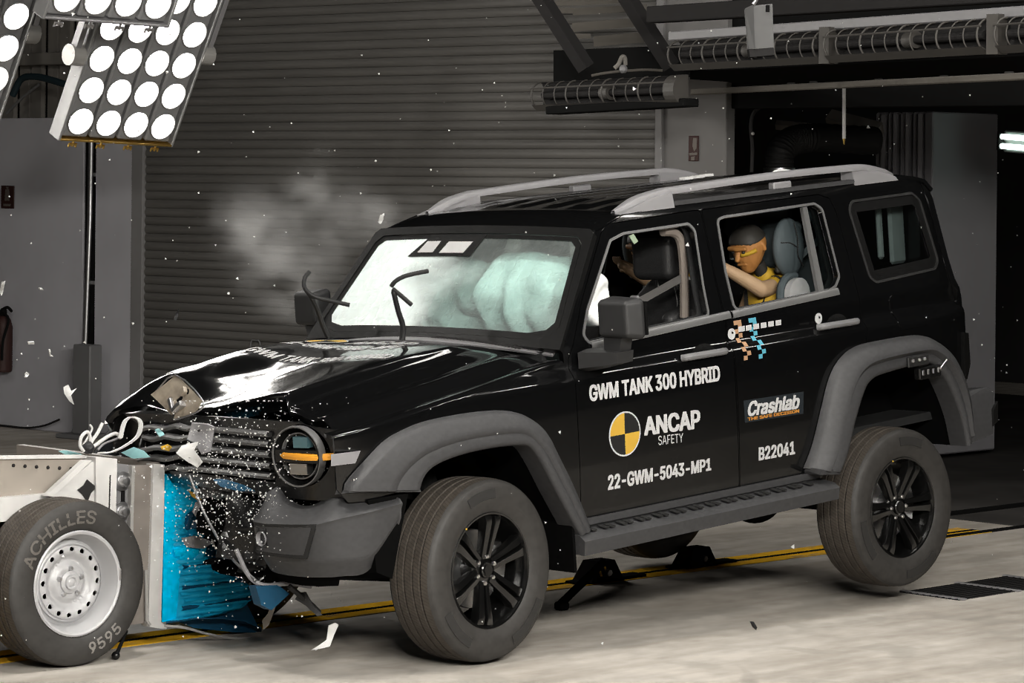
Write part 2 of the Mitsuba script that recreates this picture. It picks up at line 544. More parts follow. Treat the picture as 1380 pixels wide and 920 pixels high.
# roller shutter: every slat a part
k = struct('door_1')
S0, S1 = 0.79, 5.75
n_slat, pitch = 56, 0.0655
prof = [(-0.0, 0.0)] + [(0.013 * math.sin(PI * t) ** 0.8, t * (pitch - 0.007)) for t in np.linspace(0.03, 0.97, 9)] + [(0.0, pitch - 0.004), (-0.008, pitch), (-0.012, 0.0)]
pl = Polygon(prof)
m = extr(pl, S1 - S0)                        # x = out, y = up, z = along
sm = wl(xf(m, np.array([[0, 0, 1, S0], [1, 0, 0, -0.03], [0, 1, 0, 0.03], [0, 0, 0, 1.0]])))
d_slat = ply_(sm, 'slat_grey', 40)
for i in range(n_slat):
    part(k, 'slat', d_slat, None, tw=T().translate([0, 0, i * pitch]))
part(k, 'guide', wb(0.66, 0.79, -0.10, 0.006, 0.0, 3.8), 'frame_grey')
part(k, 'guide', wb(5.74, 5.80, -0.10, 0.03, 0.0, 3.8), 'frame_grey')
hs, hz = atw(344, 471, 0.0)
part(k, 'handle', wl(cat(tube([[hs + x, 0.0, hz + z] for x, z in ((-.045, -.07), (-.05, -.02), (-.05, .05), (-.035, .07), (.035, .07), (.05, .05), (.05, -.02), (.045, -.07))], 0.006, 8))), 'grey_paint', 30)
own(struct('ceiling'), bx([0, 2.0, 6.6], [30, 32, 0.1]), 'steel_dark')
own(struct('wall_left'), bx([-13.9, 1.0, 3.3], [0.1, 30, 6.6]), 'steel_dark')
own(struct('wall_front'), bx([1.0, -13.9, 3.3], [30, 0.1, 6.6]), 'steel_dark')
own(struct('wall_far'), bx([16.0, 1.0, 3.3], [0.1, 30, 6.6]), 'steel_dark')
own(struct('wall_end'), bx([1.0, 16.2, 3.3], [30, 0.1, 6.6]), 'steel_dark')

# downpipe, post in front of it, signs, extinguisher
sm_, _ = atw(121.5, 300, 0.01)
k = thing('downpipe', 'slim pale metal downpipe standing in the dark wall recess left of the roller door', 'pipe')
own(k, wl(tube([[sm_ - 0.05, 0.012, 0.5], [sm_ - 0.0, 0.012, 1.7], [sm_ + 0.02, 0.012, 3.7]], 0.022, 14)), 'galvanised', 30)
for z in (1.2, 2.05):
    part(k, 'clip', wl(rbox([sm_, -0.012, z], [0.09, 0.02, 0.03], 0.004)), 'grey_paint')
p0, p1 = atw(97, 560, 0.25), atw(119, 465, 0.25)
k = thing('steel_post', 'short square grey steel post with a base plate before the wall recess', 'post')
own(k, wb(p0[0], p1[0] + 0.02, 0.12, 0.25, 0.03, p1[1], 0.01), 'grey_paint')
part(k, 'base_plate', wb(p0[0] - 0.09, p1[0] + 0.04, 0.04, 0.34, 0.0, 0.035, 0.006), 'grey_paint')
part(k, 'gusset', wl(hull([[p0[0] - 0.07, 0.18, 0.03], [p0[0] - 0.07, 0.20, 0.03], [p0[0], 0.18, 0.03], [p0[0], 0.20, 0.03], [p0[0], 0.18, 0.16], [p0[0], 0.20, 0.16]])), 'grey_paint')


def sign(px0, py0, px1, py1, label, glyphs):
    a, b = atw(px0, py0, 0.01), atw(px1, py1, 0.01)
    k = thing('wall_sign', label, 'sign')
    own(k, wb(a[0], b[0], 0.002, 0.012, b[1], a[1], 0.003), 'red_sign')
    w_, h_ = b[0] - a[0], a[1] - b[1]
    for g in glyphs:
        q = [(a[0] + u * w_, a[1] - v * h_) for u, v in g]
        m = extr(Polygon(q), 0.002)
        part(k, 'pictogram', wl(xf(m, np.array([[1, 0, 0, 0], [0, 0, -1, 0.0145], [0, 1, 0, 0], [0, 0, 0, 1.0]]))), 'sign_white')
    return k


ext_g = [[(0.36, 0.16), (0.64, 0.16), (0.68, 0.66), (0.32, 0.66)], [(0.42, 0.05), (0.62, 0.05), (0.58, 0.14), (0.44, 0.14)]]
sign(1.5, 250, 18.5, 281, 'dark red wall sign with a pale extinguisher symbol, above the extinguisher at the left edge', ext_g + [[(0.2, 0.80), (0.8, 0.80), (0.75, 0.9), (0.25, 0.9)]])
sign(928, 183, 941, 217, 'small dark red wall sign on the grey panel right of the roller door', [[(0.5, 0.08), (0.88, 0.1), (0.85, 0.5), (0.6, 0.62), (0.42, 0.4)], [(0.1, 0.68), (0.92, 0.66), (0.9, 0.76), (0.15, 0.78)], [(0.3, 0.84), (0.68, 0.8), (0.66, 0.97), (0.3, 0.98)]])
q0, q1 = atw(-6, 500, 0.1), atw(13, 412, 0.1)
k = thing('fire_extinguisher', 'dark fire extinguisher hanging on the wall at the left edge', 'fire extinguisher')
ec, er = q1[0] - 0.075, 0.075
m, _ = lathe([(0.0, 0.0), (er * 0.9, 0.0), (er, 0.02), (er, 0.36), (er * 0.8, 0.42), (0.03, 0.45), (0.0, 0.45)], 28)
own(k, wl(xf(m, frame([ec, 0.1, q0[1]], [1, 0, 0], [0, 0, 1], [0, -1, 0]))), 'red_sign', True)
part(k, 'valve', wl(rbox([ec, 0.1, q0[1] + 0.475], [0.05, 0.05, 0.06], 0.01)), 'steel_black')
part(k, 'handle', wl(tube(bez([[ec - 0.02, 0.1, q0[1] + 0.5], [ec + 0.05, 0.1, q0[1] + 0.52], [ec + 0.1, 0.1, q0[1] + 0.49]], 5), 0.012, 8)), 'steel_black', 30)
part(k, 'hose', wl(tube(bez([[ec + 0.02, 0.12, q0[1] + 0.48], [ec + 0.11, 0.14, q0[1] + 0.42], [ec + 0.08, 0.17, q0[1] + 0.25], [ec + 0.07, 0.17, q0[1] + 0.1]], 6), 0.011, 8)), 'steel_black', 30)
part(k, 'label_plate', wl(xf(extr(sbox(-0.05, 0.07, 0.05, 0.24), 0.002), np.array([[1, 0, 0, ec], [0, 0, -1, 0.1 + er + 0.003], [0, 1, 0, q0[1]], [0, 0, 0, 1.0]]))), 'sign_white')
h0 = [atw(x, y, 0.12) for x, y in ((8, 128), (20, 106), (40, 103), (62, 108), (84, 115), (100, 119))]
k = thing('blue_hose', 'dark blue cable slung before the ribbed cladding between the floodlight banks', 'hose')
own(k, wl(tube(bez([[s, 0.05, z] for s, z in h0], 8), 0.028, 10)), 'blue_hose', 30)
h1 = [atw(x, y, 0.10) for x, y in ((-4, 152), (18, 130), (40, 113))]
k = thing('stay_rod', 'thin grey rod slanting before the ribbed cladding below the blue cable', 'rod')
own(k, wl(tube([[s, 0.0, z] for s, z in h1], 0.012, 8)), 'grey_paint', 30)
h2 = [atw(x, y, 0.03) for x, y in ((-3, 574), (12, 583), (36, 582), (60, 573), (80, 565))]
k = thing('floor_cable', 'thin dark cable lying against the foot of the left wall panel', 'cable')
own(k, wl(tube(bez([[s, 0.03, max(z, 0.015)] for s, z in h2], 8), 0.008, 6)), 'steel_dark', 30)

# things in the bay at the right -------------------------------------------------
def plain(px, py, depth):
    return atd(px, py, depth)


c0, c1 = at(1255, 400, 'y', 3.3), at(1343, 400, 'y', 3.3)
k = thing('sliding_panel', 'tall pale grey sliding wall panel with ribbed end, right of the dark opening', 'panel')
zt = at(1300, 152, 'y', 3.3)[2]
own(k, rbox([(c0[0] + c1[0]) / 2, 3.34, zt / 2 + 0.02], [c1[0] - c0[0], 0.08, zt - 0.04], 0.01), 'panel_grey')
c2 = at(1190, 200, 'x', c0[0])
ws = c2[1] - 3.3
for i in range(8):
    w_ = ws / 8
    part(k, 'rib', rbox([c0[0] + 0.04 + 0.02 * (i % 2), 3.4 + (i + 0.5) * w_, zt / 2 + 0.02], [0.1, w_ * (0.55 if i % 3 else 0.8), zt - 0.04], 0.02), 'panel_grey')
part(k, 'seal', rbox([c0[0] + 0.09, 3.36 + ws / 2, zt / 2 + 0.02], [0.06, ws, zt - 0.06], 0.01), 'steel_dark')
# fluorescent tube at the right edge
a, b = plain(1346, 190, 21.0), plain(1420, 196, 20.4)
k = thing('fluorescent_lamp', 'glowing pale green fluorescent batten at the right edge of the picture', 'lamp')
ax = unit(b - a)
up = np.array([0, 0, 1.0])
nrm_ = unit(np.cross(ax, up))
if nrm_ @ CD > 0:
    nrm_ = -nrm_
FR = frame((a + b) / 2, ax, nrm_, unit(np.cross(ax, nrm_)))
L_ = np.linalg.norm(b - a)
own(k, xf(rbox([0, -0.06, 0], [L_, 0.04, 0.16], 0.01), FR), 'light_grey')
for dz in (-0.035, 0.035):
    m = xf(tube([[-L_ / 2 + 0.04, 0, dz], [L_ / 2, 0, dz]], 0.022, 12), FR)
    d = ply_(m, 'white_print', True)
    d['emitter'] = {'type': 'area', 'radiance': rgb(1.0, 1.35, 1.2)}
    part(k, 'tube', d, None)
part(k, 'holder', xf(rbox([-L_ / 2 + 0.02, 0, 0], [0.03, 0.05, 0.13], 0.006), FR), 'steel_dark')
# ducts in the dark opening
k = thing('air_duct', 'large dark flexible duct elbow in the opening behind the roof rail', 'duct')
pts = [plain(1050, 232, 19.2), plain(1052, 205, 19.2), plain(1068, 190, 19.3), plain(1100, 186, 19.4), plain(1180, 190, 19.6)]
b_ = bez(pts, 14)
own(k, tube(b_, [0.095 + 0.006 * (i % 2) for i in range(len(b_))], 22), 'black_matte', 30)
part(k, 'collar', tube([plain(1050, 235, 19.2), plain(1050, 226, 19.2)], 0.108, 22), 'galvanised', 30)
k = thing('hanging_rod', 'thin pale rod hanging down in the dark opening above the car roof', 'rod')
own(k, tube([plain(1137.5, 118, 16.5), plain(1137.5, 187, 16.5)], 0.011, 10), 'light_grey', 30)
part(k, 'tip', tube([plain(1137.5, 187, 16.5), plain(1137.5, 195, 16.5)], [0.008, 0.003], 8), 'brass', 30)
k = thing('bent_conduit', 'thin bent grey conduit hanging at the left of the dark opening', 'conduit')
own(k, tube(bez([plain(1029, 142, 18.5), plain(1016, 152, 18.5), plain(1012, 170, 18.5), plain(1014, 200, 18.5), plain(1013, 232, 18.5)], 8), 0.012, 8), 'steel_dark', 30)
part(k, 'lamp_tip', trimesh.creation.icosphere(2, 0.012).apply_translation(plain(1014.5, 180, 18.4)), 'light_grey', True)
k = thing('roof_beam', 'weathered grey beam crossing the dark opening behind the duct', 'beam')
own(k, cat(tube([plain(1046, 168, 20.0), plain(1104, 174, 19.9)], 0.035, 4), tube([plain(1118, 160, 20.0), plain(1186, 178, 19.8)], 0.07, 4)), 'cladding')

# gantry with caged strip lamps ----------------------------------------------------
GREY_GUARD = 'guard_grey'


def caged_lamp(A, B, R, label, n_ring, cap=True):
    k = thing('caged_strip_lamp', label, 'lamp', None)
    ax = unit(B - A)
    L = np.linalg.norm(B - A)
    n = unit(np.cross(ax, [0, 0, 1.0]))
    if n @ CD > 0:
        n = -n
    F = frame(A, ax, n, unit(np.cross(ax, n)))
    if F[2, 2] < 0:
        F[:3, 2] *= -1
    g = np.linspace(-0.5 * PI, 0.5 * PI, 12)
    arc = lambda x, r: [[x, r * math.cos(t) * 0.9, r * math.sin(t)] for t in g]
    P = np.array([[[x, -r_ * math.cos(t) * 0.35 - 0.01, r_ * math.sin(t)] for t in g] for x in (0, L) for r_ in (R,)])
    part(k, 'reflector', xf(grid(P, 0.004), F), 'steel_dark')
    for i in range(n_ring + 1):
        x = 0.02 + (L - 0.04) * i / n_ring
        part(k, 'guard_ring', xf(tube(arc(x, R), 0.004 if i % 3 else 0.006, 6), F), GREY_GUARD, 30)
    part(k, 'guard_wire', xf(tube([[0, R * 0.8, R * 0.52], [L, R * 0.8, R * 0.52]], 0.006, 6), F), GREY_GUARD, 30)
    part(k, 'lower_lip', xf(hull([[x, y, z] for x in (0, L) for y, z in ((R * 0.72, -R * 0.72), (R * 0.2, -R * 1.18), (-R * 0.3, -R * 1.1), (R * 0.3, -R * 0.95))]), F), GREY_GUARD)
    part(k, 'lamp_tube', xf(tube([[0.05, 0.0, 0], [L - 0.05, 0.0, 0]], R * 0.28, 12), F), 'steel_dark', 30)
    part(k, 'socket', xf(tube([[L * 0.52 - 0.04, 0.0, 0], [L * 0.52 + 0.04, 0.0, 0]], R * 0.55, 14), F), GREY_GUARD, 30)
    if cap:
        m = hull([[x, y, z] for x in (L - 0.01, L + 0.09) for y, z in [(R * math.cos(t), R * 1.05 * math.sin(t)) for t in g] + [(-0.03, R * 1.05), (-0.03, -R * 1.05)]])
        part(k, 'end_cap', xf(m, F), GREY_GUARD)
    return k


caged_lamp(plain(727, 129, 18.2), plain(910, 121, 17.0), 0.085, 'lower short wire-caged strip lamp with pale end cap, left of the opening', 11)
caged_lamp(plain(912, 74, 17.0), plain(1113, 62, 15.6), 0.082, 'long wire-caged strip lamp behind the hanging grey box', 12, False)
caged_lamp(plain(1123, 61, 15.5), plain(1336, 47, 14.2), 0.082, 'long wire-caged strip lamp right of the hanging grey box', 12, False)
caged_lamp(plain(1354, 46, 14.1), plain(1460, 39, 13.5), 0.082, 'wire-caged strip lamp cut off by the right edge', 6, False)
for x, y, dd in ((1118, 61.5, 15.55), (1345, 46.5, 14.15)):
    k = thing('lamp_bracket', 'grey rounded bracket between two caged strip lamps, %s' % ('beside the hanging box' if x < 1200 else 'near the right edge'), 'bracket')
    c = plain(x, y, dd)
    own(k, hull([c + [dx, dy, dz] for dx in (-0.05, 0.03) for dy in (-0.035, 0.035) for dz in (-0.1, 0.1)]), GREY_GUARD)


def gbeam(p, q, w_, h_, name, label, mat, cat_='beam'):
    k = thing(name, label, cat_)
    ax = unit(q - p)
    n = unit(np.cross([0, 0, 1.0], ax))
    F = frame(p, ax, n, np.cross(ax, n))
    L = np.linalg.norm(q - p)
    own(k, xf(rbox([L / 2, 0, 0], [L, w_, h_], 0.006), F), mat)
    return k


gbeam(plain(905, 49, 17.2), plain(1460, 10, 13.6), 0.05, 0.055, 'cable_tray', 'pale grey rail running above the long caged lamps', 'beam_grey', 'rail')
gbeam(plain(880, 20, 17.4), plain(1460, -16, 13.9), 0.1, 0.10, 'steel_beam', 'dark steel beam above the pale rail at the top right', 'steel_dark')
kk = gbeam(plain(934, 124, 17.6), plain(1460, 99, 13.4), 0.04, 0.036, 'conduit_rail', 'thin grey conduit rail below the long caged lamps', 'timber_grey', 'rail')
for x, y, dd in ((1066, 117, 16.4), (1096, 115, 16.2), (1184, 112, 15.5), (1272, 108, 14.7), (1360, 103, 14.1)):
    c = plain(x, y, dd)
    part(kk, 'clamp', rbox(c, [0.02, 0.05, 0.05], 0.004), 'steel_dark')
gbeam(plain(745, 149, 18.0), plain(932, 138, 16.9), 0.12, 0.05, 'black_beam', 'black beam right under the lower caged lamp', 'steel_black')
# black housing behind the lower lamp, soffit panels of the platform above the opening
k = thing('gantry_box', 'black box housing behind the lower caged lamp', 'box')
own(k, hull([plain(x, y, d) for x, y, d in ((746, 68, 18.9), (932, 60, 18.0), (746, 110, 18.9), (930, 104, 18.0), (746, 68, 19.4), (932, 60, 18.5), (746, 110, 19.4), (930, 104, 18.5))]), 'steel_black')
k = struct('soffit')
own(k, hull([plain(x, y, d) for x, y, d in ((930, 96, 18.2), (1500, 70, 14.2), (930, 118, 19.3), (1500, 100, 15.2))] + [plain(x, y, d) + np.array([0, 0, 0.04]) for x, y, d in ((930, 96, 18.2), (1500, 70, 14.2), (930, 118, 19.3), (1500, 100, 15.2))]), 'steel_black')
k = thing('hoist_box', 'grey metal hoist box hanging before the caged strip lamps', 'hoist')
c = plain(1027, 40, 14.5)
s_ = 14.5 / FPX
own(k, hull([c + CRT * x * s_ + CU * -y * s_ + CD * z for x, y, z in ((-16, -32, 0), (14, -35, 0), (16, 24, 0), (-13, 26, 0), (-21, -30, .1), (12, -37, .16), (15, 22, .16), (-18, 24, .1))]), 'hoist_grey')
part(k, 'cover', hull([c + CRT * x * s_ + CU * -y * s_ + CD * z for x, y, z in ((-22, -28, .03), (-12, -34, -.02), (-10, 26, -.02), (-17, 27, .03), (-22, -28, .1), (-17, 27, .1))]), 'hoist_grey')
part(k, 'foot', hull([c + CRT * x * s_ + CU * -y * s_ + CD * z for x, y, z in ((-18, 26, 0), (16, 25, 0), (17, 34, 0), (-16, 37, 0), (-18, 26, .12), (16, 25, .12), (17, 34, .12), (-16, 37, .12))]), 'steel_dark')
part(k, 'slot', hull([c + CRT * x * s_ + CU * -y * s_ + CD * z for x, y, z in ((5, -33, -.012), (10, -33, -.012), (10, -24, -.012), (5, -24, -.012), (5, -33, .01), (10, -33, .01), (10, -24, .01), (5, -24, .01))]), 'steel_black')
part(k, 'hook', tube(bez([c + CRT * x * s_ + CU * -y * s_ for x, y in ((-12, -34), (-8, -40), (-6, -48), (-4, -70))], 5), 0.012, 8), 'galvanised', 30)
hk_ = c + CRT * -4 * s_ + CU * 70 * s_
part(k, 'chain', tube([hk_, [hk_[0], hk_[1], 6.56]], 0.010, 6), 'steel_dark', 30)
# pale boards and dark struts at the top
for i, (x0, y0, x1, y1, h_) in enumerate(((745, -12, 850, -16, 10), (748, 4, 852, -1, 11), (772, 16, 872, 10, 11), (771, 37, 870, 29, 14), (800, 56, 888, 48, 16))):
    k = thing('soffit_board', ('topmost', 'second', 'third', 'fourth', 'lowest')[i] + ' of the stepped pale boards at the top between the dark struts', 'board', None)
    d0 = 18.6
    own(k, hull([plain(x, y + dy, d0 + dz) for x, y in ((x0, y0), (x1, y1)) for dy in (-h_ / 2 + 1, h_ / 2 - 1) for dz in (0.0, 0.05)]), 'timber_grey')
    if i in (1, 3):
        part(k, 'bracket', hull([plain(x, y + h_ / 2 + dy, d0 - 0.01 + dz) for x in (x0 + 3, x0 + 25) for y in (y0,) for dy in (1, 8) for dz in (0, 0.04)]), 'timber_grey')
for i, (x0, y0, x1, y1) in enumerate(((722, -14, 790, 92), (838, -14, 905, 90))):
    k = thing('roof_strut', ('left' if i == 0 else 'right') + ' dark slanting roof strut beside the pale boards', 'strut')
    own(k, tube([plain(x0, y0, 18.0), plain(x1, y1, 18.0)], 0.058, 4), 'steel_dark')
k = thing('cable_loop', 'pale cable with a white connector above the lower caged lamp', 'cable')
own(k, tube(bez([plain(x, y, 17.9) for x, y in ((797, 102), (812, 99), (835, 96), (850, 95), (872, 94), (893, 95))], 6), 0.009, 8), 'timber_grey', 30)
part(k, 'connector', rbox(plain(840, 93, 17.88), [0.05, 0.05, 0.05], 0.015), 'beam_grey')
part(k, 'loop', tube(bez([plain(x, y, 17.9) for x, y in ((828, 92), (834, 86), (838, 77), (842, 78), (843, 88))], 6), 0.014, 8), 'cladding', 30)

# markings and fittings on the floor ------------------------------------------------
YT = at(740, 789, 'z', 0)[1]
for i, (o, n_) in enumerate(((0.075, 'far'), (-0.075, 'near'))):
    k = thing('yellow_line', n_ + ' one of the two yellow lines along the floor track', 'floor marking')
    P = [(x, YT + o + dy) for x in np.arange(-9.0, 5.3, 0.5) for dy in (0,)]
    own(k, bx([-1.9, YT + o, 0.0015], [14.6, 0.105, 0.003]), 'yellow_line')
k = thing('track_slot', 'dark slot of the tow track between the yellow lines', 'track')
own(k, bx([-1.9, YT, 0.002], [14.6, 0.036, 0.004]), 'steel_black')
g0, g1, g2, g3 = at(1213, 798, 'z', 0), at(1307, 807, 'z', 0), at(1281, 786, 'z', 0), at(1373, 796, 'z', 0)
g4 = at(1344, 776, 'z', 0)
k = thing('floor_grate', 'dark floor grate with pale cross bars at the lower right', 'grate')
gx0, gx1 = g0[0], g4[0] + 0.06
gy0, gy1 = g0[1], (g1[1] + g3[1]) / 2
own(k, bx([(gx0 + gx1) / 2, (gy0 + gy1) / 2, 0.001], [gx1 - gx0, gy0 - gy1, 0.003]), 'steel_dark')
for q in (g0[0], g2[0], g4[0]):
    part(k, 'cross_bar', rbox([q + 0.03, (gy0 + gy1) / 2, 0.004], [0.035, gy0 - gy1 + 0.03, 0.008], 0.002), 'beam_grey')
for j in range(9):
    part(k, 'bearing_bar', bx([(gx0 + gx1) / 2, gy1 + (gy0 - gy1) * (j + 0.5) / 9, 0.003], [gx1 - gx0, 0.008, 0.005]), 'steel_black')


def bracket_(px, py, s, label, arm):
    c = at(px, py, 'z', 0)
    k = thing('track_bracket', label, 'bracket')
    own(k, xf(cat(hull([[-0.12 * s, -0.07 * s, 0.004], [0.12 * s, -0.07 * s, 0.004], [-0.12 * s, 0.07 * s, 0.004], [0.12 * s, 0.07 * s, 0.004], [-0.06 * s, -0.05 * s, 0.11 * s], [0.07 * s, -0.05 * s, 0.11 * s], [-0.06 * s, 0.05 * s, 0.11 * s], [0.07 * s, 0.05 * s, 0.11 * s]]),
                  rbox([0.06 * s, 0, 0.01], [0.5 * s, 0.1 * s, 0.012], 0.003)), trans(c)), 'steel_black')
    part(k, 'bolt', xf(tube([[0.0, -0.058 * s, 0.055 * s], [0.0, -0.085 * s, 0.05 * s]], 0.018 * s, 6), trans(c)), 'galvanised')
    if arm:
        part(k, 'arm', tube([c + [-0.02, -0.05, 0.10 * s], at(757, 812, 'z', 0.03)], 0.028, 4), 'steel_black')
        part(k, 'foot', rbox(at(757, 816, 'z', 0.02), [0.06, 0.06, 0.04], 0.01), 'steel_black')
        for j in range(2):
            part(k, 'hazard_stripe', xf(hull([[x + 0.045 * j, -0.0725 * s + 0.02 * z_ / 0.11, z_] for x, z_ in ((-0.05, 0.035), (-0.035, 0.035), (-0.065, 0.085), (-0.05, 0.085))] + [[x + 0.045 * j, -0.068 * s + 0.02 * z_ / 0.11, z_] for x, z_ in ((-0.05, 0.035), (-0.065, 0.085))]), trans(c)), 'yellow_print')


bracket_(806, 783, 1.0, 'black track bracket with a slanting arm and yellow stripes behind the front wheel', True)
bracket_(936, 763, 0.95, 'black track bracket with a bolt farther along the yellow lines', False)

# floodlight banks --------------------------------------------------------------------
LR, LSP = 0.088, 0.225
lens_m, _ = lathe([(0.0, -0.016)] + [(LR * math.sin(t), -0.016 * math.cos(t)) for t in np.linspace(0.2, PI / 2, 7)], 28, split=False)
lens_m.faces = lens_m.faces[:, ::-1]
bez_m, _ = lathe([(LR, 0.004), (LR + 0.004, -0.006), (LR + 0.010, -0.006), (LR + 0.012, 0.012), (LR, 0.014)], 28)
wing_m = cat(tube([[0, 0, 0], [0, 0, -0.05]], 0.008, 8), rbox([0, 0, -0.035], [0.07, 0.012, 0.02], 0.005), rbox([0.028, 0, -0.047], [0.014, 0.012, 0.02], 0.004), rbox([-0.028, 0, -0.047], [0.014, 0.012, 0.02], 0.004))
L_BEZ, L_WING = ply_(bez_m, 'bank_edge', True), ply_(wing_m, 'brass', 30)
L_WING2 = ply_(wing_m, 'galvanised', 30)
L_LENS = ply_(lens_m, 'white_print', True)


def floodlight_bank(o, cx, up, ncol, nrow, label, wing=L_WING, power=1.0, pivots=(), skip=()):
    """o: centre of the lowest left lamp; cx, up: unit vectors along columns and rows; the lamps look along up x cx."""
    n = np.cross(cx, up)                    # out of the lamp face
    M = frame(o, cx, -n, up)                # local y = into the bank
    if np.linalg.det(M[:3, :3]) < 0:
        M[:3, 1] *= 1
    k = thing('floodlight_bank', label, 'floodlight bank')
    H = (nrow - 1) * LSP
    tw = mat4(M)
    for c in range(ncol):
        part(k, 'lamp_bar', ply_(rbox([c * LSP, 0.045, H / 2], [LSP - 0.022, 0.07, H + 0.24], 0.012), 'bank_grey'), None, tw=tw)
        part(k, 'wing_bolt', wing, None, tw=mat4(M @ trans([c * LSP + 0.02, 0.03, -0.145])))
    W = (ncol - 1) * LSP
    top_ = np.asarray(o) + np.asarray(cx) * W / 2 + np.asarray(up) * (H + 0.13) - n * 0.06
    part(k, 'hanger', ply_(tube([top_, [top_[0], top_[1], 6.56]], 0.025, 10), 'steel_dark', 30), None)
    for x in (-LSP / 2 - 0.012, W + LSP / 2 + 0.012):
        part(k, 'side_rail', ply_(rbox([x, 0.05, H / 2], [0.018, 0.12, H + 0.29], 0.004), 'bank_edge'), None, tw=tw)
    part(k, 'bottom_rail', ply_(rbox([W / 2, 0.04, -0.135], [W + LSP + 0.02, 0.10, 0.016], 0.004), 'brass' if wing is L_WING else 'beam_grey'), None, tw=tw)
    part(k, 'back_plate', ply_(rbox([W / 2, 0.105, H / 2], [W + LSP, 0.03, H + 0.24], 0.01), 'steel_dark'), None, tw=tw)
    for r in range(nrow):
        for c in range(ncol):
            if (r, c) in skip:
                continue
            tl = mat4(M @ trans([c * LSP, 0.004, r * LSP]))
            d = dict(L_LENS)
            d['emitter'] = {'type': 'area', 'radiance': rgb(*[LAMP * power * q for q in LAMP_COLOR])}
            lk = part(k, 'lamp', d, None, tw=tl)
            part(lk, 'bezel', L_BEZ, None, tw=tl)
    for x, z in pivots:
        part(k, 'pivot', ply_(tube([[x, 0.05, z], [x + (0.1 if x > 0 else -0.1), 0.05, z]], 0.07, 18), 'light_grey', 30), None, tw=tw)
        part(k, 'yoke', ply_(hull([[x + (0.06 if x > 0 else -0.06) + dx, 0.05 + dy, z + dz] for dx, dy in ((-0.02, -0.03), (0.02, 0.03), (0.02, -0.03), (-0.02, 0.03)) for dz in (0, 0.75)]), 'beam_grey'), None, tw=tw)
    return k


BC, BR = unit([0.2249, 0.0036, -0.0066]), None
BR = unit(np.array([0.0075, -0.1006, 0.2012]))
BR = unit(BR - BC * (BR @ BC))
o1 = atd(109, 163.5, 18.5)
floodlight_bank(o1, BC, BR, 4, 6, 'large tilted floodlight bank of four columns hanging before the roller door', power=0.085, pivots=((-0.13, 0.44), (0.80, 0.52)))
o2 = atd(91, -3, 16.9)
floodlight_bank(o2, unit(BC + 0.02 * BR), BR, 4, 4, 'floodlight bank cut off by the top edge, lapping over the large bank', wing=L_WING2, power=0.085)
o3 = atd(8, 65, 18.3) - BC * 3 * LSP - BR * LSP * 3
floodlight_bank(o3, BC, BR, 4, 7, 'floodlight bank cut off by the left edge of the picture', power=0.085, pivots=((0.80, 0.1 + 3 * LSP),))


def aimed(o, target, ncol, nrow, label, power=1.0):
    n = unit(np.asarray(target, float) - o)
    cx = unit(np.cross(n, [0, 0, 1.0]))
    up = np.cross(cx, n)
    o = np.asarray(o, float) - cx * (ncol - 1) / 2 * LSP - up * (nrow - 1) / 2 * LSP
    cx, up = (cx, up) if np.cross(cx, up) @ n > 0 else (-cx, up)
    if np.cross(cx, up) @ n < 0:
        cx = -cx
    floodlight_bank(o, cx, up, ncol, nrow, label, power=power)


aimed((-4.6, 5.4, 4.4), (-1.2, 0.4, 0.6), 6, 4, 'overhead floodlight bank beyond the trolley', 0.12)
aimed((-1.8, -1.4, 6.0), (-1.0, -0.7, 0.5), 4, 4, 'added overhead fill floodlight bank straight above the impact', 0.75)  # unseen bank added as top fill for the bonnet
aimed((1.0, -1.4, 6.0), (0.9, -0.8, 0.5), 4, 4, 'added overhead fill floodlight bank straight above the car roof', 0.35)  # unseen bank added to lighten roof and upper surfaces
aimed((1.6, -4.6, 5.2), (0.6, -0.8, 1.2), 4, 2, 'small overhead bank level with the front door', 0.35)
for i_, (x_, w_) in enumerate(((-5.2, 1.35), (-3.9, 1.3), (-2.6, 1.2), (-1.3, 0.95), (0.0, 0.6), (1.3, 0.3))):
    aimed((x_, -7.2, 3.7), (x_ * 0.55 - 0.5, -0.3, 0.5), 4, 3, ('first', 'second', 'third', 'fourth', 'fifth', 'last')[i_] + ' bank of the high row of floodlights along the camera side of the car', 0.85 * w_)
for i_, x_ in enumerate((3.3, 4.6, 5.9)):
    aimed((x_, -2.9, 5.0), (x_ - 2.6, -1.2, 0.8), 4, 2, ('first', 'second', 'last')[i_] + ' small overhead bank above the floor behind the car', 0.2)
aimed((-3.0, 4.7, 5.5), (0.6, 0.4, 1.5), 4, 3, 'overhead floodlight bank facing the windscreen', 0.3)

# ------------------------------------------------------------------ the car
# car frame: x to the rear from the front axle, y to the car's right, z up; the near side of the car is y < 0
_Rz = rotm([0, 0, 1], -0.9071)
_Ry = rotm([0, 1, 0], -4.86)
_Rx = rotm([1, 0, 0], -1.0562)
CR = _Rz @ _Ry @ _Rx
CARM = trans([0, 0, 0.388 - 0.0036 - 0.022]) @ CR @ trans([0, 0, -0.388])
CARI = np.linalg.inv(CARM)
CT = mat4(CARM)


def ac(px, py, axis, val):
    """As at(), in the car's frame."""
    o, d, i = CARI[:3, :3] @ CAM + CARI[:3, 3], CARI[:3, :3] @ ray(px, py), 'xyz'.index(axis)
    return o + d * (val - o[i]) / d[i]


ZW = np.array([.3, .45, .55, .75, 1.0, 1.115, 1.13, 1.14, 1.15, 1.16, 1.17, 1.18, 1.19, 1.20, 1.25, 1.275, 1.30, 1.79, 1.83, 1.86, 1.9])
WW = np.array([.85, .862, .876, .893, .904, .906, .905, .902, .8955, .887, .878, .8695, .8645, .863, .864, .862, .856, .712, .69, .64, .6])




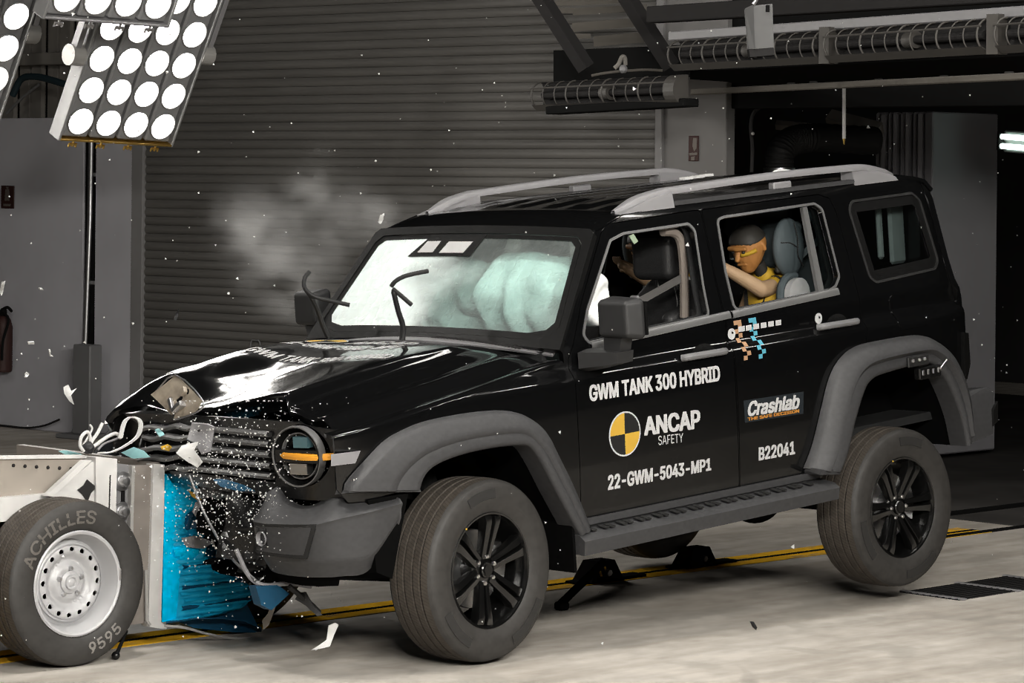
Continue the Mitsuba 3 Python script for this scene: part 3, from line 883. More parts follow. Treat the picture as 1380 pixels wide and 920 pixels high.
def hw(x, z):
    """Half width of the body side."""
    w = np.interp(z, ZW, WW)
    w = w - np.clip((x - 3.15) / 0.25, 0, 2) ** 2 * 0.05 - np.clip((-0.52 - x) / 0.25, 0, 2) ** 2 * 0.05
    return w


def onside(x, z):
    """Pixel-free helper: the point of the near body side at x, z."""
    return np.array([x, -hw(x, z), z])


def aside(px, py, off=0.0):
    z = 1.2
    for _ in range(30):
        p = ac(px, py, 'y', -(float(np.interp(z, ZW, WW)) + off))
        z = 0.5 * z + 0.5 * p[2]
    return p


CAR = thing('car', 'black boxy four-door off-road car, front crushed into the blue barrier, rear wheels lifted', 'car')


def cp(name, mesh, mat, smooth=30, parent=None, label=None, both=False, **more):
    """A part of the car (mesh in the car's frame); both: also its mirror image on the far side."""
    k = part(parent or CAR, name, mesh, mat, smooth, tw=CT, label=label, **more)
    if both:
        part(parent or CAR, name, mirror(mesh), mat, smooth, tw=CT, label=label, **more)
    return k


def mirror(m):
    m = m.copy()
    m.vertices = m.vertices * [1, -1, 1]
    m.faces = m.faces[:, ::-1]
    return m


def sidefn(off=0.0):
    return lambda x, z: np.stack([x, -(hw(x, z) + off), z], -1)


def rounded(pts, r):
    p = Polygon(pts)
    return p.buffer(-r).buffer(r, quad_segs=6) if r else p


FLARE_FO = [(-0.713, 0.85), (-0.699, 0.885), (-0.607, 0.962), (-0.523, 1.017), (-0.419, 1.048), (-0.273, 1.068), (-0.023, 1.068), (0.168, 1.048), (0.273, 1.006), (0.357, 0.943), (0.418, 0.844), (0.524, 0.66), (0.613, 0.485)]
FLARE_FI = [(-0.387, 0.81), (-0.355, 0.866), (-0.291, 0.903), (-0.165, 0.925), (0.004, 0.932), (0.176, 0.923), (0.262, 0.902), (0.323, 0.829), (0.407, 0.681), (0.530, 0.476)]
FLARE_RO = [(2.092, 0.524), (2.154, 0.629), (2.221, 0.797), (2.283, 0.931), (2.359, 1.007), (2.474, 1.05), (2.671, 1.058), (2.928, 1.052), (3.041, 1.019), (3.154, 0.951), (3.238, 0.848), (3.29, 0.70), (3.31, 0.56)]
FLARE_RI = [(2.252, 0.489), (2.313, 0.573), (2.377, 0.707), (2.454, 0.84), (2.513, 0.897), (2.626, 0.922), (2.942, 0.934), (3.057, 0.89), (3.14, 0.788), (3.217, 0.629), (3.255, 0.474)]

DOOR_F = rounded([(0.605, 0.50), (0.59, 1.137), (0.60, 1.23), (0.755, 1.459), (0.985, 1.74), (1.03, 1.775), (1.60, 1.788), (1.655, 1.785), (1.622, 1.45), (1.61, 1.152), (1.62, 0.80), (1.632, 0.52), (1.62, 0.49), (0.62, 0.487)], 0.02)
WIN_F = rounded([(1.04, 1.712), (1.12, 1.723), (1.56, 1.733), (1.615, 1.70), (1.49, 1.321), (0.998, 1.3), (0.737, 1.285), (0.72, 1.33), (0.78, 1.42)], 0.03)
WIN_F = rounded([(1.03, 1.70), (1.12, 1.722), (1.55, 1.728), (1.575, 1.70), (1.53, 1.45), (1.515, 1.321), (0.998, 1.3), (0.737, 1.285), (0.715, 1.32), (0.78, 1.42)], 0.02)
WIN_R = rounded([(1.755, 1.73), (1.80, 1.738), (2.45, 1.746), (2.49, 1.72), (2.475, 1.40), (2.43, 1.36), (2.36, 1.342), (1.705, 1.324), (1.715, 1.5)], 0.025)
DOOR_R = rounded([(1.668, 1.787), (2.50, 1.79), (2.57, 1.765), (2.590, 1.70), (2.587, 1.474), (2.574, 1.145), (2.55, 1.03), (2.36, 0.99), (2.28, 0.92), (2.22, 0.79), (2.15, 0.62), (2.06, 0.49), (1.642, 0.487), (1.634, 0.8), (1.622, 1.152), (1.634, 1.45)], 0.012)
WIN_Q = rounded([(2.725, 1.74), (3.20, 1.742), (3.255, 1.70), (3.262, 1.40), (3.21, 1.363), (2.735, 1.343), (2.70, 1.37), (2.69, 1.70)], 0.04)
OUTER = Polygon([(0.58, 0.44), (0.575, 1.16), (0.565, 1.265), (0.66, 1.40), (0.90, 1.715), (0.945, 1.757), (1.15, 1.812), (1.5, 1.832), (3.2, 1.832), (3.33, 1.81), (3.372, 1.743), (3.352, 1.32), (3.385, 1.235), (3.402, 1.15), (3.405, 0.901), (3.385, 0.70)] + FLARE_RI[::-1][1:] + [(2.2, 0.44)])

# side frame with quarter panel, sill and roof rail, door gaps open
side_frame = OUTER.difference(DOOR_F.buffer(0.004)).difference(DOOR_R.buffer(0.004)).difference(WIN_Q)
side_frame = max(getattr(side_frame, 'geoms', [side_frame]), key=lambda g: g.area)
m_side = sheet(side_frame, sidefn(), 0.025, (0.08, 0.02))
cp('body_side', m_side, 'car_paint', both=True)
# door jamb behind the gaps
jamb = OUTER.buffer(-0.03).difference(WIN_F.buffer(0.03)).difference(WIN_R.buffer(0.03)).difference(WIN_Q.buffer(0.02))
jamb = max(getattr(jamb, 'geoms', [jamb]), key=lambda g: g.area)
cp('door_jamb', sheet(jamb, sidefn(-0.045), 0.01, 0.12), 'interior_dark', both=True)
md_f = sheet(DOOR_F.difference(WIN_F), sidefn(), 0.025, (0.10, 0.008))
md_r = sheet(DOOR_R.difference(WIN_R), sidefn(), 0.025, (0.10, 0.008))


def belt(x0, x1, z0, z1, off=0.010):
    """Moulding along the bottom of the windows."""
    n = 14
    xs = np.linspace(x0, x1, n)
    zs = np.linspace(z0, z1, n)
    g = [(0.0, -0.024), (off, -0.022), (off + 0.002, -0.002), (off - 0.002, 0.010), (-0.012, 0.014)]
    return grid([[[x, -(hw(x, z + b) + a), z + b] for a, b in g] for x, z in zip(xs, zs)], 0.004)


def ring_on_side(poly, w0, off, th=0.008):
    return sheet(poly.buffer(w0).difference(poly), sidefn(off), th, 0.06)


handle_m = cat(tube(bez([[0, -0.004, 0], [0.02, -0.034, 0.004], [0.13, -0.040, 0.004], [0.25, -0.034, 0.002], [0.275, -0.004, -0.002]], 6), 0.0165, 10))
cup_m, _ = lathe([(0.0, 0.004), (0.05, 0.002), (0.062, -0.002)], 24)
for s in (0, 1):
    f = (lambda m: m) if s == 0 else mirror
    for dm, win, hx, hz, bl in ((md_f, WIN_F, 1.275, 1.150, (0.74, 1.655, 1.272, 1.310)), (md_r, WIN_R, 2.245, 1.178, (1.672, 2.44, 1.308, 1.336))):
        dk = cp('door', f(dm), 'car_paint')
        cp('window_frame', f(ring_on_side(win, 0.012, 0.004)), 'trim_silver' if s == 0 else 'dark_plastic', parent=dk)
        cp('belt_moulding', f(belt(*bl)), 'trim_silver', parent=dk)
        hm = xf(handle_m, trans([hx, -hw(hx, hz), hz]))
        cp('handle', f(hm), 'grey_paint', parent=dk, label='grey handle')
        cp('handle_cup', f(xf(cup_m, trans([hx + 0.14, -hw(hx, hz) - 0.004, hz]) @ np.diag([1.3, 1, 0.8, 1]))), 'black_gloss', parent=dk)
        lining = win.buffer(0.10).difference(win.buffer(0.004)).intersection(DOOR_F if win is WIN_F else DOOR_R)
        cp('lining', f(sheet(lining, sidefn(-0.06), 0.01, 0.12)), 'interior_dark', parent=dk)
        if win is WIN_R:
            p = rounded([(2.352, 1.36), (2.46, 1.385), (2.468, 1.71), (2.44, 1.735), (2.385, 1.735)], 0.01)
            cp('divider_bar', f(sheet(Polygon([(2.305, 1.338), (2.347, 1.339), (2.395, 1.742), (2.362, 1.742)]), sidefn(0.0), 0.02, 0.06)), 'trim_silver', parent=dk)
            cp('quarter_glass', f(sheet(Polygon([(2.345, 1.342), (2.43, 1.36), (2.475, 1.40), (2.49, 1.72), (2.45, 1.742), (2.393, 1.742)]), sidefn(-0.012), 0.0, 0.3)), 'tint_glass', smooth=False, parent=dk)
# quarter window: tinted pane with a dark painted rim
m = sheet(WIN_Q.buffer(-0.004), sidefn(-0.006), 0.0, 0.25)
qk = cp('quarter_window', m, 'tint_glass', smooth=False)
cp('rim', sheet(WIN_Q.buffer(-0.002).difference(WIN_Q.buffer(-0.055)), sidefn(-0.004), 0.002, 0.08), 'frame_black', parent=qk)
cp('seal', sheet(WIN_Q.buffer(0.006).difference(WIN_Q.buffer(-0.006)), sidefn(0.003), 0.006, 0.08), 'dark_plastic', parent=qk)
m = sheet(WIN_Q.buffer(-0.004), sidefn(-0.006), 0.0, 0.25)
part(CAR, 'quarter_window', mirror(m), 'tint_glass', tw=CT)

# fender: side, rolling over to the bonnet gap
ZT = lambda x: 1.069 + 0.1142 * (x + 0.744)


def fenderfn(x, v):
    zt = ZT(x)
    over = np.clip(v - zt, 0, None)
    r = 0.03
    z = np.where(v < zt, v, zt + r * np.sin(np.clip(over / r, 0, PI / 2)) * 0.45)
    y = np.where(v < zt, hw(x, np.minimum(v, zt)), hw(x, zt) - np.where(over < r * PI / 2, r * (1 - np.cos(np.clip(over / r, 0, PI / 2))), over - r * (PI / 2 - 1)))
    return np.stack([x, -y, z], -1)


fp = [(-0.745, 0.86), (-0.75, 1.13)] + [(x, ZT(x) + 0.09) for x in np.linspace(-0.74, 0.52, 9)] + [(0.56, 1.225), (0.582, 1.19), (0.598, 0.49), (0.54, 0.47)] + FLARE_FI[::-1][1:] + [(-0.40, 0.80), (-0.45, 0.78), (-0.70, 0.80)]
fen = Polygon(fp).buffer(0)
m = sheet(fen, fenderfn, 0.015, (0.06, 0.012))
cp('fender', m, 'car_paint')
m = sheet(fen.difference(sbox(-2, 0, -0.50, 2)), fenderfn, 0.015, (0.06, 0.03))
part(CAR, 'fender', crumple(mirror(m), 0.02, 5, 2), 'car_paint', 30, tw=CT)


# wheel arch flares -------------------------------------------------------------
def resample(L, n, bezier=True):
    p = bez(L, 10) if bezier else np.asarray(L, float)
    d = np.concatenate([[0], np.cumsum(np.linalg.norm(np.diff(p, axis=0), axis=1))])
    return np.stack([np.interp(np.linspace(0, d[-1], n), d, p[:, i]) for i in range(2)], -1)


def flare(out, inn, prof, n=70):
    o, i = resample(out, n), resample(inn, n)
    rows = []
    for a, b in zip(o, i):
        row = []
        for t, off, inner in prof:
            x, z = a * (1 - t) + b * t
            if inner:
                y = off
            else:
                y = hw(*a) * (1 - t) + 0.935 * t + off
            row.append([x, -y, z])
        rows.append(row)
    return grid(rows, 0.012)


PF = [(0.0, 0.002, 0), (0.03, 0.030, 0), (0.10, 0.038, 0), (0.40, 0.040, 0), (0.50, 0.043, 0), (0.56, 0.040, 0), (0.63, 0.026, 0), (0.645, 0.018, 0), (0.66, 0.025, 0), (0.90, 0.024, 0), (0.97, 0.016, 0), (1.0, 0.004, 0), (1.0, 0.84, 1)]
PR = [(0.0, 0.002, 0), (0.03, 0.030, 0), (0.12, 0.045, 0), (0.35, 0.062, 0), (0.45, 0.062, 0), (0.53, 0.045, 0), (0.61, 0.026, 0), (0.63, 0.018, 0), (0.65, 0.025, 0), (0.90, 0.024, 0), (0.97, 0.016, 0), (1.0, 0.004, 0), (1.0, 0.84, 1)]
mf = flare(FLARE_FO, FLARE_FI, PF)
mr = flare(FLARE_RO, FLARE_RI, PR)
cp('wheel_arch_flare', mf, 'grey_plastic', 40, label='dark grey front arch flare')
cp('wheel_arch_flare', mr, 'grey_plastic', 40, label='dark grey rear arch flare')
part(CAR, 'wheel_arch_flare', mirror(mf), 'grey_plastic', 40, tw=CT)
part(CAR, 'wheel_arch_flare', mirror(mr), 'grey_plastic', 40, tw=CT)
# end lip closing the front flare at its lower front
cp('flare_end', hull([[-0.72, -0.90, 0.845], [-0.735, -0.83, 0.835], [-0.38, -0.955, 0.80], [-0.37, -0.86, 0.80], [-0.39, -0.955, 0.822], [-0.70, -0.90, 0.868], [-0.37, -0.86, 0.82], [-0.72, -0.83, 0.86]]), 'grey_plastic')
cp('flare_end', hull([[2.09, -0.90, 0.515], [2.10, -0.965, 0.50], [2.26, -0.95, 0.478], [2.25, -0.84, 0.48], [2.10, -0.84, 0.50], [2.10, -0.965, 0.525], [2.26, -0.95, 0.50], [2.09, -0.90, 0.535]]), 'grey_plastic')
# flare of the damaged sensor bracket
c = aside(1237, 486, 0.075)
kq = cp('corner_sensor', xf(rbox([0, 0, 0], [0.16, 0.014, 0.05], 0.004), trans(c)), 'dark_plastic', label='torn sensor bracket hanging in the rear arch')
for dx in (-0.05, 0.0, 0.04):
    cp('screw', xf(trimesh.creation.icosphere(1, 0.010), trans(c + [dx, -0.010, 0.006])), 'chrome', True, parent=kq)
c2_ = aside(1250, 501, 0.05)
cp('plug', xf(rbox([0, 0, 0], [0.17, 0.04, 0.06], 0.006), trans(c2_)), 'black_gloss', parent=kq)
for i in range(4):
    cp('pin', xf(rbox([-0.06 + 0.04 * i, -0.022, 0.004], [0.016, 0.006, 0.025], 0.002), trans(c2_)), 'galvanised', parent=kq)
cp('wire', tube(bez([c2_ + [0.08, -0.02, 0.0], aside(1268, 495, 0.08), aside(1276, 484, 0.09)], 5), 0.004, 6), 'galvanised', parent=kq)


def liner(inn, depth0, depth1):
    p = resample(inn, 40)
    c = p.mean(0)
    q = p + (p - c) * 0.012
    tun = grid([[[x, -depth0, z], [x, -depth1, z]] for x, z in q], 0.004)
    back = extr(Polygon(list(map(tuple, q))), 0.01)
    back = xf(back, np.array([[1, 0, 0, 0], [0, 0, -1, -depth1], [0, 1, 0, 0], [0, 0, 0, 1.0]]))
    return cat(tun, back)


for L_ in (FLARE_FI, FLARE_RI):
    cp('wheel_well', liner(L_, 0.93, 0.50), 'arch_black', both=True)
cp('underbody', rbox([1.35, 0, 0.43], [1.55, 1.55, 0.08], 0.03), 'arch_black')
cp('underbody', rbox([2.9, 0, 0.66], [0.9, 1.0, 0.1], 0.03), 'arch_black')
for y in (-0.42, 0.42):
    cp('frame_rail', hull([[x, y + dy, z + dz] for x, z in ((-0.55, 0.50), (3.3, 0.50)) for dy in (-0.04, 0.04) for dz in (-0.06, 0.06)]), 'arch_black')
cp('rear_axle', tube([[2.75, -0.7, 0.24], [2.75, 0.7, 0.24]], 0.05, 14), 'steel_black')
cp('differential', trimesh.creation.icosphere(3, 0.15).apply_translation([2.75, 0.05, 0.24]), 'steel_black', True)
cp('front_suspension', cat(tube([[0.0, -0.68, 0.40], [0.05, -0.35, 0.45]], 0.035, 10), tube([[0.0, -0.62, 0.58], [0.0, -0.50, 0.86]], 0.055, 14), tube([[-0.1, -0.62, 0.37], [-0.25, -0.2, 0.4]], 0.02, 8)), 'steel_black')
cp('skid_plate', hull([[x, y, z] for x, z in ((-0.55, 0.42), (-0.1, 0.33), (0.5, 0.36)) for y in (-0.42, 0.42)] + [[0.5, 0, 0.42], [-0.5, 0, 0.5]]), 'steel_black')
cp('exhaust', tube(bez([[1.7, -0.38, 0.36], [2.0, -0.42, 0.37], [2.3, -0.45, 0.42], [2.6, -0.5, 0.5]], 6), 0.035, 12), 'steel_dark')
cp('mud_flap', rbox([0.50, -0.83, 0.42], [0.015, 0.20, 0.22], 0.004), 'arch_black')
# side step
step = hull([[x, y, z] for x, zt, zb in ((0.51, 0.470, 0.385), (2.21, 0.448, 0.370)) for y, z in ((-0.84, zt + 0.018), (-0.955, zt), (-0.985, zt - 0.022), (-0.975, zb), (-0.84, zb + 0.01))])
for s in (0, 1):
    f = (lambda m: m) if s == 0 else mirror
    sk = cp('side_step', f(step), 'grey_plastic', label='grey side step')
    cp('step_wall', f(hull([[x, y, z] for x, z in ((0.52, 0.495), (2.19, 0.470)) for y in (-0.845, -0.885) for z in (z - 0.03, z + (0.03 if y > -0.85 else 0.0))])), 'grey_plastic', parent=sk)
    for i in range(26):
        x = 0.62 + i * 0.057
        zz = 0.470 - 0.022 * (x - 0.51) / 1.7
        cp('tread_pad', f(hull([[x + dx + (0.012 if i % 2 else -0.006), y, zz + 0.006 + (0.018 * (-0.955 - y) / 0.115 * -1) + dz] for dx in (-0.014, 0.014) for y in (-0.895, -0.945) for dz in (0, 0.005)])), 'dark_plastic', parent=sk, smooth=False)

# roof -----------------------------------------------------------------------------
rx = np.concatenate([np.linspace(0.94, 1.5, 12), np.linspace(1.6, 3.1, 16), np.linspace(3.15, 3.37, 7)])
ze = np.interp(rx, [0.94, 1.15, 1.5, 3.2, 3.33, 3.372], [1.757, 1.812, 1.832, 1.832, 1.81, 1.75])
cr = np.interp(rx, [0.94, 1.05, 1.5, 3.1, 3.37], [0.006, 0.018, 0.030, 0.032, 0.02])
rt = np.linspace(-1, 1, 41)
P = []
for x, z, c in zip(rx, ze, cr):
    w = float(np.interp(z, ZW, WW)) + 0.004
    rib = 0.006 * (np.abs(np.sin(rt * 3.5 * PI)) > 0.55) * (np.abs(rt) < 0.82) * (1.25 < x < 3.1)
    P.append(np.stack([np.full(41, x), rt * w, z - 0.004 + c * (1 - rt**2) ** 0.6 + rib], -1))
cp('roof', grid(np.array(P), 0.02), 'car_paint', 40)
# roof rails
RB = bez([[1.16, 0.635, 1.812], [1.30, 0.642, 1.862], [1.45, 0.65, 1.886], [1.55, 0.652, 1.891], [2.2, 0.660, 1.905], [2.75, 0.660, 1.900], [2.90, 0.655, 1.893], [3.05, 0.65, 1.862], [3.13, 0.645, 1.835]], 8)


def rail(sgn):
    rows = []
    for p in RB:
        w = 0.036 * min(1, 0.35 + (p[2] - 1.812) / 0.07)
        h = 0.016
        rows.append([[p[0], sgn * (p[1] + a * w), p[2] + b * h] for a, b in ((-1, -1), (-1, 0.5), (-0.6, 1), (0.6, 1), (1, 0.5), (1, -1))])
    return grid(rows, 0, close=True)


for sgn in (-1, 1):
    rk = cp('roof_rail', rail(sgn), 'rail_silver', 40, label='silver grey roof rail')
    for xs in ((1.15, 1.20, 1.36, 1.50), (3.13, 3.08, 2.94, 2.79)):
        pts = []
        for x in xs:
            z1 = np.interp(x, RB[:, 0], RB[:, 2]) - 0.006
            for y in (0.615, 0.70):
                pts += [[x, sgn * y, 1.812], [x, sgn * min(y, 0.688), z1]]
        cp('leg', hull(pts), 'rail_silver', parent=rk)
    cp('foot_strip', hull([[x, sgn * y, z] for x in (1.5, 2.79) for y in (0.655, 0.700) for z in (1.822, 1.842)]), 'grey_plastic', parent=rk)
    cp('bracket', rbox([2.26, sgn * 0.68, 1.855], [0.13, 0.04, 0.035], 0.006), 'rail_silver', parent=rk)

# windscreen -------------------------------------------------------------------------
WB0, WT0 = np.array([0.590, 0, 1.327]), np.array([0.938, 0, 1.752])
wv = WT0 - WB0


def wsfn(s, t, off=0.0):
    """s: metres across, t: 0 at the bottom to 1 at the top."""
    n = unit([-wv[2], 0, wv[0]])
    bow = -0.030 * (1 - (s / 0.75) ** 2)
    return WB0 + t[:, None] * wv + s[:, None] * np.array([0, 1.0, 0]) + (off - bow)[:, None] * n if np.ndim(off) else WB0 + t[:, None] * wv + s[:, None] * np.array([0, 1.0, 0]) + (off - bow)[:, None] * n


GLASS = Polygon([(-0.66, -0.06), (0.66, -0.06), (0.77, -0.01), (0.80, 0.08), (0.70, 0.86), (0.66, 0.925), (-0.66, 0.925), (-0.70, 0.86), (-0.80, 0.08), (-0.77, -0.01)]).buffer(-0.02).buffer(0.02, quad_segs=5)
CLEAR = Polygon([(-0.64, 0.0), (0.64, 0.0), (0.735, 0.04), (0.765, 0.115), (0.675, 0.83), (0.635, 0.885), (-0.635, 0.885), (-0.675, 0.83), (-0.765, 0.115), (-0.735, 0.04)]).buffer(-0.02).buffer(0.02, quad_segs=5)
FRAME_O = Polygon([(-0.868, -0.13), (0.868, -0.13), (0.745, 0.97), (0.715, 1.01), (-0.715, 1.01), (-0.745, 0.97)])
ORDER = lambda o=0.0: (lambda s, t: wsfn(s, t, np.full(len(s), o)))
fk = cp('windscreen_frame', sheet(FRAME_O.difference(GLASS.buffer(0.006)), ORDER(0.012), 0.03, (0.08, 0.08), flip=True), 'frame_black')
wk = part(CAR, 'windscreen', sheet(GLASS, ORDER(0.004), 0.0, (0.06, 0.06), flip=True), 'windscreen_glass', tw=CT, label='dusty greenish windscreen with a white reflection painted into the glass')
cp('frit', sheet(GLASS.difference(CLEAR), ORDER(0.008), 0.003, (0.08, 0.08), flip=True), 'frame_black', parent=wk)
cp('sensor_mask', sheet(Polygon([(0.395, 0.70), (-0.045, 0.70), (-0.09, 0.92), (0.29, 0.92)][::-1]), ORDER(0.011), 0.003, (0.1, 0.1), flip=True), 'frame_black', parent=wk)
for q in ([(0.335, 0.735), (0.225, 0.735), (0.205, 0.85), (0.30, 0.85)], [(0.175, 0.73), (0.01, 0.73), (-0.02, 0.845), (0.145, 0.845)]):
    cp('target_tape', sheet(Polygon(q[::-1]), ORDER(0.0135), 0.002, (0.1, 0.1), flip=True), 'white_print', parent=wk, label='white target patch')
# tubes added between A-pillar and frame to catch bright edge highlights
for o_, w_ in ((0.0, 0.014), (0.03, 0.009)):
    pts = [[x - 0.008, -(hw(x, z) - 0.010 - o_), z + 0.012 + 0.1 * o_] for x, z in zip(np.linspace(0.60, 0.955, 14), np.linspace(1.29, 1.738, 14))]
    cp('pillar_trim', tube(bez(pts, 2), w_, 8), 'car_paint', both=True)
# cowl with a perforated grille, coloured pale in place of bright light on it
cw = []
for s in np.linspace(-0.80, 0.80, 33):
    cw.append([[0.46 + 0.10 * (s / 0.8) ** 2, s, 1.300 - 0.055 * (s / 0.8) ** 2], [0.50 + 0.075 * (s / 0.8) ** 2, s, 1.305 - 0.05 * (s / 0.8) ** 2], [0.575, s, 1.312 - 0.045 * (s / 0.8) ** 2], [0.602, s, 1.325 - 0.03 * (s / 0.8) ** 2]])
kq = cp('cowl', grid(cw, 0.01)
        if False else grid(np.array(cw)[:, ::-1], 0.01), 'beam_grey', 40, label='perforated cowl grille coloured pale for the light on it')
for i in range(60):
    for j in range(4):
        s = -0.66 + i * 0.0105
        cx_ = 0.50 + 0.02 * j
        if j < 4 and i % 2 == j % 2 and len([1 for q in KEYS if q.startswith(CAR + '__cowl__grille_stud')]) < 110:
            cp('grille_stud', xf(bx([0, 0, 0], [0.010, 0.010, 0.005]), trans([cx_, s, 1.312 - 0.05 * (s / 0.8) ** 2])), 'steel_dark', smooth=False, parent=kq)


# wipers bent up
def wiper(pts, blades, r=0.011):
    k = cp('wiper', tube(bez(pts, 6), np.linspace(r * 1.25, r, (len(pts) - 1) * 6 + 1), 8), 'black_matte', label='bent black wiper arm standing up')
    for b in blades:
        cp('blade', tube(bez(b, 6), 0.010, 8), 'black_matte', parent=k)


wx = lambda px, py, y: ac(px, py, 'y', y)
wiper([wx(542, 458, -.02), wx(543, 440, -.03), wx(537, 420, -.04), wx(532, 400, -.05), wx(530, 392, -.05)],
      [[wx(527, 386, -.05), wx(534, 378, -.07), wx(549, 371, -.10), wx(577, 365, -.14)], [wx(529, 389, -.05), wx(540, 398, -.07), wx(555, 411, -.10)]])
wiper([wx(443, 455, .58), wx(436, 440, .58), wx(427, 415, .57), wx(417, 396, .56)],
      [[wx(417, 397, .56), wx(410, 386, .57), wx(411, 374, .58), wx(417, 366, .58)], [wx(415, 394, .56), wx(425, 400, .54), wx(445, 405, .5), wx(471, 411, .45)]])

# bonnet -------------------------------------------------------------------------------
HC = np.array([
    (-.66, -.79, 1.083), (-.3, -.79, 1.128), (0, -.79, 1.160), (.3, -.79, 1.196), (.52, -.79, 1.222),
    (-.655, -.62, 1.118), (-.3, -.62, 1.165), (0, -.62, 1.200), (.3, -.62, 1.238), (.50, -.62, 1.252),
    (-.64, -.50, 1.150), (-.3, -.5, 1.196), (0, -.50, 1.236), (.3, -.50, 1.270), (.48, -.50, 1.272),
    (-.625, -.2, 1.142), (-.3, -.2, 1.212), (0, -.2, 1.258), (.3, -.2, 1.286), (.47, -.2, 1.288),
    (-.62, .1, 1.128), (-.3, .1, 1.206), (0, .1, 1.262), (.3, .1, 1.292), (.47, .1, 1.290),
    (-.63, .4, 1.115), (-.3, .4, 1.215), (0, .4, 1.272), (.3, .4, 1.290), (.47, .4, 1.278),
    (-.68, .72, 1.100), (-.58, .72, 1.158), (-.345, .72, 1.240), (0, .72, 1.276), (.3, .72, 1.264), (.48, .72, 1.256),
    (-.70, .80, 1.06), (-.3, .80, 1.185), (0, .80, 1.215), (.48, .80, 1.21)])
rb = RBFInterpolator(HC[:, :2], HC[:, 2], smoothing=1e-5)


def hoodz(x, y):
    x, y = np.broadcast_arrays(np.asarray(x, float), np.asarray(y, float))
    sh = x.shape
    x, y = x.ravel(), y.ravel()
    z = rb(np.stack([x, y], -1)) + 0.027 * np.exp(-((y + 0.695) / 0.052) ** 2) * np.clip((0.52 - x) / 0.15, 0.3, 1)
    yc = -0.455 - 0.02 * (x + 0.6)
    s = np.interp(x, [-0.64, -0.1, 0.28, 0.40], [0.062, 0.050, 0.030, 0.0])
    t = np.clip((y - yc) / 0.022, 0, 1)
    fall = 1 - np.clip((y - yc) / 0.55, 0, 1) ** 1.5
    z = z + s * t * t * (3 - 2 * t) * fall
    # buckled metal towards the crushed corner
    a = np.clip((y + 0.15) / 0.8, 0, 1) * np.clip((0.25 - x) / 0.8, 0, 1)
    z = z + a * (0.009 * np.sin(x * 17 + y * 6) + 0.016 * (meshkit.fbm(np.stack([x * 5, y * 5, x * 0], -1), 3, 5) - 0.5) + 0.010 * np.abs(np.sin(y * 9 - x * 5)) - 0.005)
    return z.reshape(sh)


hx = np.concatenate([np.linspace(0, 0.03, 3), np.linspace(0.05, 1, 60)])
hy = np.concatenate([np.linspace(-0.79, -0.50, 16), np.linspace(-0.485, -0.41, 12), np.linspace(-0.39, 0.79, 52)])
P = []
for t in hx:
    f0 = -0.655 + 0.035 * (1 - (hy / 0.79) ** 2)
    f1 = 0.505 - 0.04 * (1 - (hy / 0.79) ** 2)
    X = f0 + (f1 - f0) * t
    P.append(np.stack([X, hy, hoodz(X, hy)], -1))
P = np.array(P)
lip = P[0].copy()
lip[:, 2] -= 0.035
lip[:, 0] -= 0.004
lip2 = P[0].copy()
lip2[:, 2] -= 0.012
lip2[:, 0] -= 0.010
G = np.concatenate([lip[None], lip2[None], P])
eR = G[:, -1:].copy()
eR[..., 2] -= 0.05
eL = [G[:, :1] + [0, -dy, -dz] for dy, dz in ((0.022, 0.050), (0.021, 0.030), (0.018, 0.019), (0.013, 0.010), (0.007, 0.004))]
G = np.concatenate(eL + [G, eR], 1)
hood_k = cp('bonnet', grid(G, 0.006), 'car_paint', 50, label='buckled black bonnet with its front edge bent up')
# inner bonnet edge: dark underside strip along the front
cp('under_panel', grid(np.array([[p + [0.02, 0, -0.03], p + [0.05, 0, -0.075]] for p in P[0, ::4]]), 0.01), 'black_gloss', parent=hood_k)


def print_on(text, x0, y0, h, w_, mat, name, parent, bold=True):
    """Lettering lying on the bonnet, its baseline towards the front, read from the front of the car."""
    m = meshkit.text_mesh(text, 1.0, 0.002, bold)
    m = m.subdivide_to_size(0.8) if False else m
    v = np.asarray(m.vertices)
    a, b = v[:, 0].min(), v[:, 0].max()
    yy = y0 - (v[:, 0] - a) / (b - a) * w_
    xx = x0 + v[:, 1] * h
    zz = hoodz(xx, yy) + 0.0025 + (v[:, 2] > 0.001) * 0.001
    m = trimesh.Trimesh(np.stack([xx, yy, zz], -1), m.faces, process=False)
    return cp(name, m, mat, smooth=False, parent=parent)


y_a = 0.30
print_on('22-GWM-5043-MP1', 0.17, 0.60, 0.075, 0.80, 'white_print', 'lettering', hood_k)
print_on('GWM TANK 300 HYBRID', -0.06, 0.58, 0.075, 0.98, 'white_print', 'lettering', hood_k)
print_on('ANCAP', 0.325, 0.32, 0.10, 0.42, 'white_print', 'lettering', hood_k)


def sector(cx_, cy_, r, a0, a1, n=14):
    return Polygon([(cx_, cy_)] + [(cx_ + r * math.cos(t), cy_ + r * math.sin(t)) for t in np.linspace(a0, a1, n)])


def hoodfn(off):
    return lambda x, y: np.stack([x, y, hoodz(x, y) + off], -1)


for q in range(4):
    cp('target_quarter', sheet(sector(0.36, 0.49, 0.095, q * PI / 2, (q + 1) * PI / 2), hoodfn(0.004), 0.001, 0.05), 'yellow_print' if q % 2 else 'black_print', parent=hood_k)
cp('target_ring', sheet(Point(0.36, 0.49).buffer(0.102).difference(Point(0.36, 0.49).buffer(0.094)), hoodfn(0.004), 0.001, 0.05), 'white_print', parent=hood_k)

